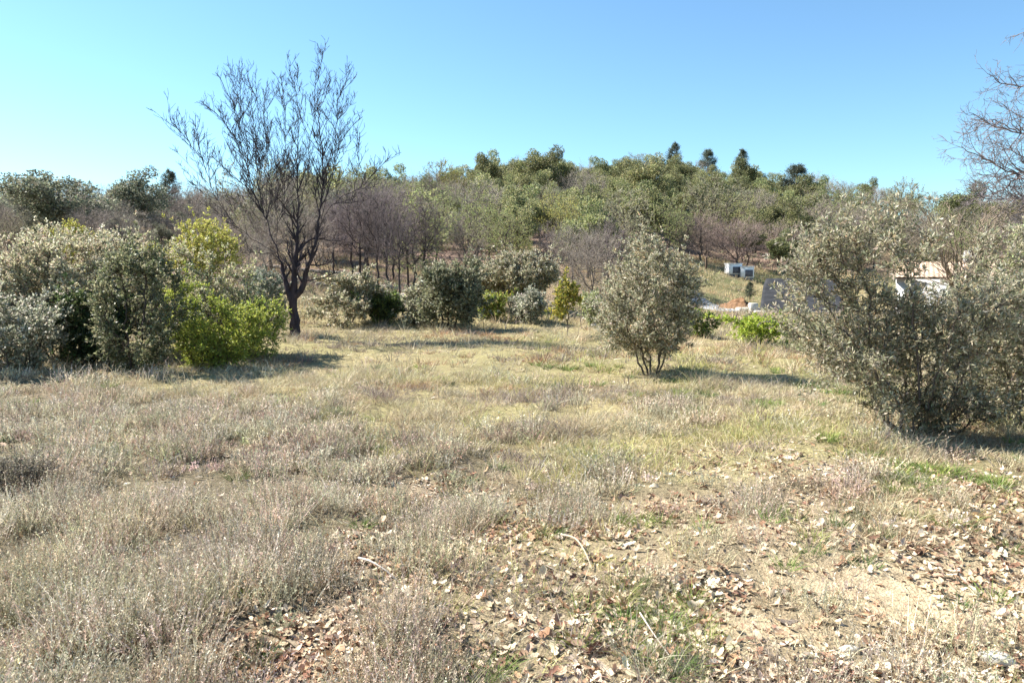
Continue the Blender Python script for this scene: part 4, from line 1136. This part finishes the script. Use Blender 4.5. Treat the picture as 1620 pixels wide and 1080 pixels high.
# white house with a clay-tile roof
hx, hy = X(1418, 36, 1), 36.0
th = thing('house', 'white rendered house with a pale tiled roof glimpsed through the large olive', 'house', (hx, hy, -1.65)); th.rotation_euler = (0, 0, -0.46)
Wd, Dp, Hw = 3.9, 4.0, 2.95
m = MB(); box(m, (Wd / 2, Dp / 2, Hw / 2), (Wd, Dp, Hw), W1); link('wall', m.mesh('housewall', M_PLASTER), th)
m = MB()
nu, nv = 130, 12
for side in (0, 1):
    uu, vv = np.meshgrid(np.linspace(-.3, Wd + .3, nu), np.linspace(0, 1, nv))
    wave = .035 * np.abs(np.sin(uu * np.pi / .2)) + .02 * (1 - (vv * 7 - np.floor(vv * 7)))
    yv = -.35 + vv * (Dp / 2 + .35) if side == 0 else Dp + .35 - vv * (Dp / 2 + .35)
    zz = Hw + .02 + vv * .72 + wave
    t_ = np.stack([uu, yv, zz], -1).reshape(-1, 3)
    gi = np.arange(nu * nv).reshape(nv, nu)
    q = np.stack([gi[:-1, :-1], gi[:-1, 1:], gi[1:, 1:], gi[1:, :-1]], -1).reshape(-1, 4)
    m.add(t_, q if side == 0 else q[:, ::-1], W1)
    m.add(np.stack([uu, yv, zz - wave - .06], -1).reshape(-1, 3), q[:, ::-1] if side == 0 else q, W1)
rf = link('roof', m.mesh('houseroof', M_TILE), th)
m = MB(); box(m, (3.1, 2.2, Hw + .95), (.5, .5, .7), W1, bev=.03); link('chimney', m.mesh('chim', M_PLASTER), rf)
for (wx, ww, wz, wh, nm) in ((.75, .8, 1.75, 1.0, 'window'), (2.75, 1.0, 1.6, 1.25, 'window')):
    m = MB()
    for (cx, cz, sx, sz) in ((0, wh / 2, ww + .12, .08), (0, -wh / 2, ww + .12, .08), (-ww / 2, 0, .08, wh), (ww / 2, 0, .08, wh), (0, 0, .05, wh)):
        box(m, (wx + cx, -.03, wz + cz), (sx, .07, sz), W1)
    wn = link(nm, m.mesh('wframe', M_WHITE), th)
    m = MB(); box(m, (wx, -.012, wz), (ww - .05, .03, wh - .05), W1); link('pane', m.mesh('wpane', M_GLASS), wn)

g = G(1545, 34)
m = MB(); box(m, (0, 0, .95), (.34, .34, 2.0), W1, 0, 1, .02); box(m, (0, 0, 2.0), (.46, .46, .10), W1, 0, 1, .02)
tag(link('gate_pillar', m.mesh('pillar', M_WHITE), None, g), 'white gate pillar beside the white house', 'pillar')
# pale garden wall running off to the right
xa, xb = X(1560, 39, 1), X(1800, 39, 1)
m = MB(); z0 = float(H(xa, 39)) - .2
L_ = xb - xa
for k in range(int(L_ / .42)):
    for rw in range(9):
        box(m, (k * .42 + (.21 if rw % 2 else 0), hr.normal(0, .012), .14 + rw * .26), (.40 + hr.normal(0, .01), .34 + hr.normal(0, .02), .245), W1 * float(np.exp(hr.normal(0, .1))), 0, 1, .03)
zt_ = 1.45 - z0
tag(link('garden_wall', m.mesh('gwall', M_WALLST), None, (xa, 39, z0)), 'low pale stone garden wall past the white gate pillar', 'wall')

# slab, earth, stone blocks
m = MB()
xa, xb = X(1103, 38, 0), X(1147, 38, 0)
for i in range(6):
    for j in range(16):
        cx = xa + (xb - xa) * (i + .5) / 6; cy = 33.4 + 11 * (j + .5) / 16
        box(m, (cx, cy, float(H(cx, cy)) + .05), ((xb - xa) / 6 - .015, 11 / 16 - .015, .08), W1 * float(np.exp(hr.normal(0, .05))), 0, 1, .008)
tag(link('paved_path', m.mesh('slabs', M_SLAB)), 'pale grey paved strip below the grassy bank', 'path', kind='structure')

g = G(1172, 36.5)
n_ = 46
aa, bb = np.meshgrid(np.linspace(-1, 1, n_), np.linspace(-1, 1, n_))
rr_ = np.sqrt(aa**2 + bb**2)
hz_ = .62 * np.clip(1 - rr_, 0, 1) ** .8 * (0.65 + .7 * fbm(aa * 3 + 5, bb * 3, seed=150)) + (fbm(aa * 9, bb * 9, seed=151) - .5) * .5 * np.clip(1.1 - rr_, 0, 1)
px_, py_ = aa * 1.15, bb * 2.6
zz_ = np.array(H(g[0] + px_, g[1] + py_, False)) - g[2] + hz_ - .06
m = MB(); gi = np.arange(n_ * n_).reshape(n_, n_)
m.add(np.stack([px_, py_, zz_], -1).reshape(-1, 3), np.stack([gi[:-1, :-1], gi[:-1, 1:], gi[1:, 1:], gi[1:, :-1]], -1).reshape(-1, 4), W1)
tag(link('earth_heap', m.mesh('heap', M_EARTH, True), None, g), 'heap of orange-brown dug earth between the paved strip and the dark roof', 'earth heap')

def rock(name, label, cat, pos, size, seed, mt, group=None, flat=.5, sub=3):
    import bmesh
    bm = bmesh.new(); bmesh.ops.create_icosphere(bm, subdivisions=sub, radius=1)
    v = np.array([q.co[:] for q in bm.verts]); f = np.array([[q.index for q in p.verts] for p in bm.faces]); bm.free()
    k = .7 + .6 * vnoise(*(v * 1.3 + seed * 5.1).T, seed=seed)
    v = np.sign(v) * np.abs(v) ** .8 * k[:, None] * np.array(size)
    v[:, 2] *= 1
    m = MB(); m.add(v, f, W1)
    return tag(link(name, m.mesh(name, mt), None, pos), label, cat, group)

def block(u, d, w, h, dp, label, rot):
    g = G(u, d); m = MB(); box(m, (0, 0, h / 2 - .04), (w, dp, h), W1, rot, .96, .03)
    tag(link('stone_block', m.mesh('block', M_STONE), None, g), label, 'stone block', 'white stone blocks by the earth heap')
block(1183, 33.0, .95, .30, .45, 'long flat white stone block lying in front of the orange earth heap', .05)
block(1191, 32.6, .34, .52, .34, 'upright white stone block between the earth heap and the dark roof', 0)
block(1202, 32.2, .45, .22, .4, 'small flat white stone block at the corner of the dark roof', -.1)

# dry-stone terrace walls among the trees on the left slope
def terrace(u0, u1, d, label, rows=3):
    a, b = G(u0, d), G(u1, d)
    m = MB(); n = int((b[0] - a[0]) / .34)
    r = np.random.default_rng(int(u0))
    for i in range(n):
        x = a[0] + i * .34; z = float(H(x, d))
        for k in range(rows):
            box(m, (x - a[0] + (k % 2) * .17, r.normal(0, .03), z - a[2] + .02 + k * .2), (.33 * r.uniform(.8, 1.1), .3, .2 * r.uniform(.8, 1.05)), W1 * float(np.exp(r.normal(0, .18))), r.normal(0, .08), 1, .03)
    tag(link('dry_stone_wall', m.mesh('terrace', M_WALLST), None, a), label, 'wall', 'dry-stone terrace walls')
terrace(585, 700, 29.0, 'low dry-stone terrace wall at the foot of the bare trunks')
terrace(500, 640, 33.4, 'dry-stone terrace wall one step above the bare trunks', 2)
terrace(420, 580, 37.6, 'dry-stone terrace wall high on the slope behind the big bare tree', 2)
terrace(700, 850, 37.6, 'dry-stone terrace wall above the dark dense olive', 2)

# loose stones and sticks in the foreground
def GV(u, v):
    lo, hi = 1.5, 60
    for _ in range(40):
        mid = (lo + hi) / 2
        g = G(u, mid)
        if UV(*g)[1] > v: lo = mid
        else: hi = mid
    return G(u, hi)
for i, (u, v, s, lab) in enumerate([
    (187, 872, .045, 'white stone lying among thyme near the rusty grass patch'),
    (350, 962, .05, 'pale stone low in the thyme by the green tuft'),
    (1578, 1046, .06, 'large flat white stone in the bottom corner on the bare earth'),
    (1345, 1030, .038, 'pale flat stone beside a green tuft on the bare earth'),
    (1500, 690, .05, 'small pale stone half hidden beneath the olive thicket'),
    (945, 517, .17, 'big pale boulder beside the small golden tree'),
    (928, 507, .15, 'grey boulder behind the pale one by the golden tree')]):
    g = GV(u, v)
    rock('pale_stone', lab, 'stone', g + np.array([0, 0, s * .25]), (s, s * .75, s * .5), 30 + i, M_STONE, 'loose stones in the meadow')
def stick(pts, rad, col, label):
    q = np.array([GV(u, v) + np.array([0, 0, h]) for (u, v, h) in pts])
    t = np.linspace(0, 1, 14); s_ = np.linspace(0, 1, len(q))
    c = np.stack([np.interp(t, s_, q[:, i]) for i in range(3)], 1)
    for _ in range(3): c[1:-1] = (c[:-2] + 2 * c[1:-1] + c[2:]) / 4
    g = c[0].copy(); m = MB()
    rr = rad * (1 - .6 * t)
    tubes(m, c[:-1] - g, c[1:] - g, rr[:-1], rr[1:], 7, np.tile(col, (13, 1)))
    tag(link('fallen_twig', m.mesh('stick', M_BARK), None, g), label, 'twig', 'bleached twigs in the meadow')
stick([(568, 912, .10), (585, 926, .13), (610, 935, .11), (634, 942, .06)], .006, (0.5, .44, .37), 'bleached curved twig lying across thyme near the bottom of the meadow')
stick([(888, 858, .05), (912, 868, .07), (928, 890, .05), (936, 905, .02)], .006, (0.42, .35, .25), 'bent tan twig lying among the fallen oak leaves')
stick([(1012, 996, .08), (1035, 1022, .05), (1062, 1048, .02)], .004, (0.5, .44, .36), 'thin straight twig beside a green tuft in the leaf litter')

# ------------------------------------------------------------------ light, sky, camera
EL = math.radians(42)
sun_h = np.array([-0.92, 0.40]); sun_h /= np.linalg.norm(sun_h)
sd = np.array([sun_h[0] * math.cos(EL), sun_h[1] * math.cos(EL), math.sin(EL)])
from mathutils import Vector
ld = bpy.data.lights.new('sun', 'SUN'); ld.energy = 5.0; ld.angle = math.radians(0.55); ld.color = (1.0, 0.955, 0.88)
lo = bpy.data.objects.new('sun', ld); COL.objects.link(lo)
lo.rotation_euler = Vector(sd).to_track_quat('Z', 'Y').to_euler()
w = bpy.data.worlds.new('World'); sc.world = w; w.use_nodes = True
nt = w.node_tree; bg = nt.nodes['Background']
sky = nt.nodes.new('ShaderNodeTexSky'); sky.sky_type = 'NISHITA'; sky.sun_disc = False
sky.sun_elevation = EL; sky.sun_rotation = math.atan2(sun_h[0], sun_h[1]); sky.altitude = 200
sky.air_density = 1.0; sky.dust_density = 0.15; sky.ozone_density = 1.0
tn = nt.nodes.new('ShaderNodeMix'); tn.data_type = 'RGBA'; tn.blend_type = 'MULTIPLY'; tn.inputs[0].default_value = 1
tn.inputs[7].default_value = (0.84, 1.12, 1.24, 1)
nt.links.new(sky.outputs[0], tn.inputs[6]); nt.links.new(tn.outputs[2], bg.inputs[0])
bg.inputs[1].default_value = 0.058

cam = bpy.data.cameras.new('camera'); cam.sensor_width = 36; cam.lens = 36 * F / 1620; cam.clip_end = 6000; cam.clip_start = .05
co = bpy.data.objects.new('camera', cam); COL.objects.link(co)
co.location = (0, 0, CAMZ); co.rotation_euler = (math.pi / 2 - PIT, 0, 0)
sc.camera = co
sc.view_settings.view_transform = 'Standard'; sc.view_settings.look = 'None'
sc.view_settings.exposure = 1.6; sc.view_settings.gamma = 1
sc.cycles.max_bounces = 8; sc.cycles.diffuse_bounces = 3; sc.cycles.transmission_bounces = 3; sc.cycles.transparent_max_bounces = 4
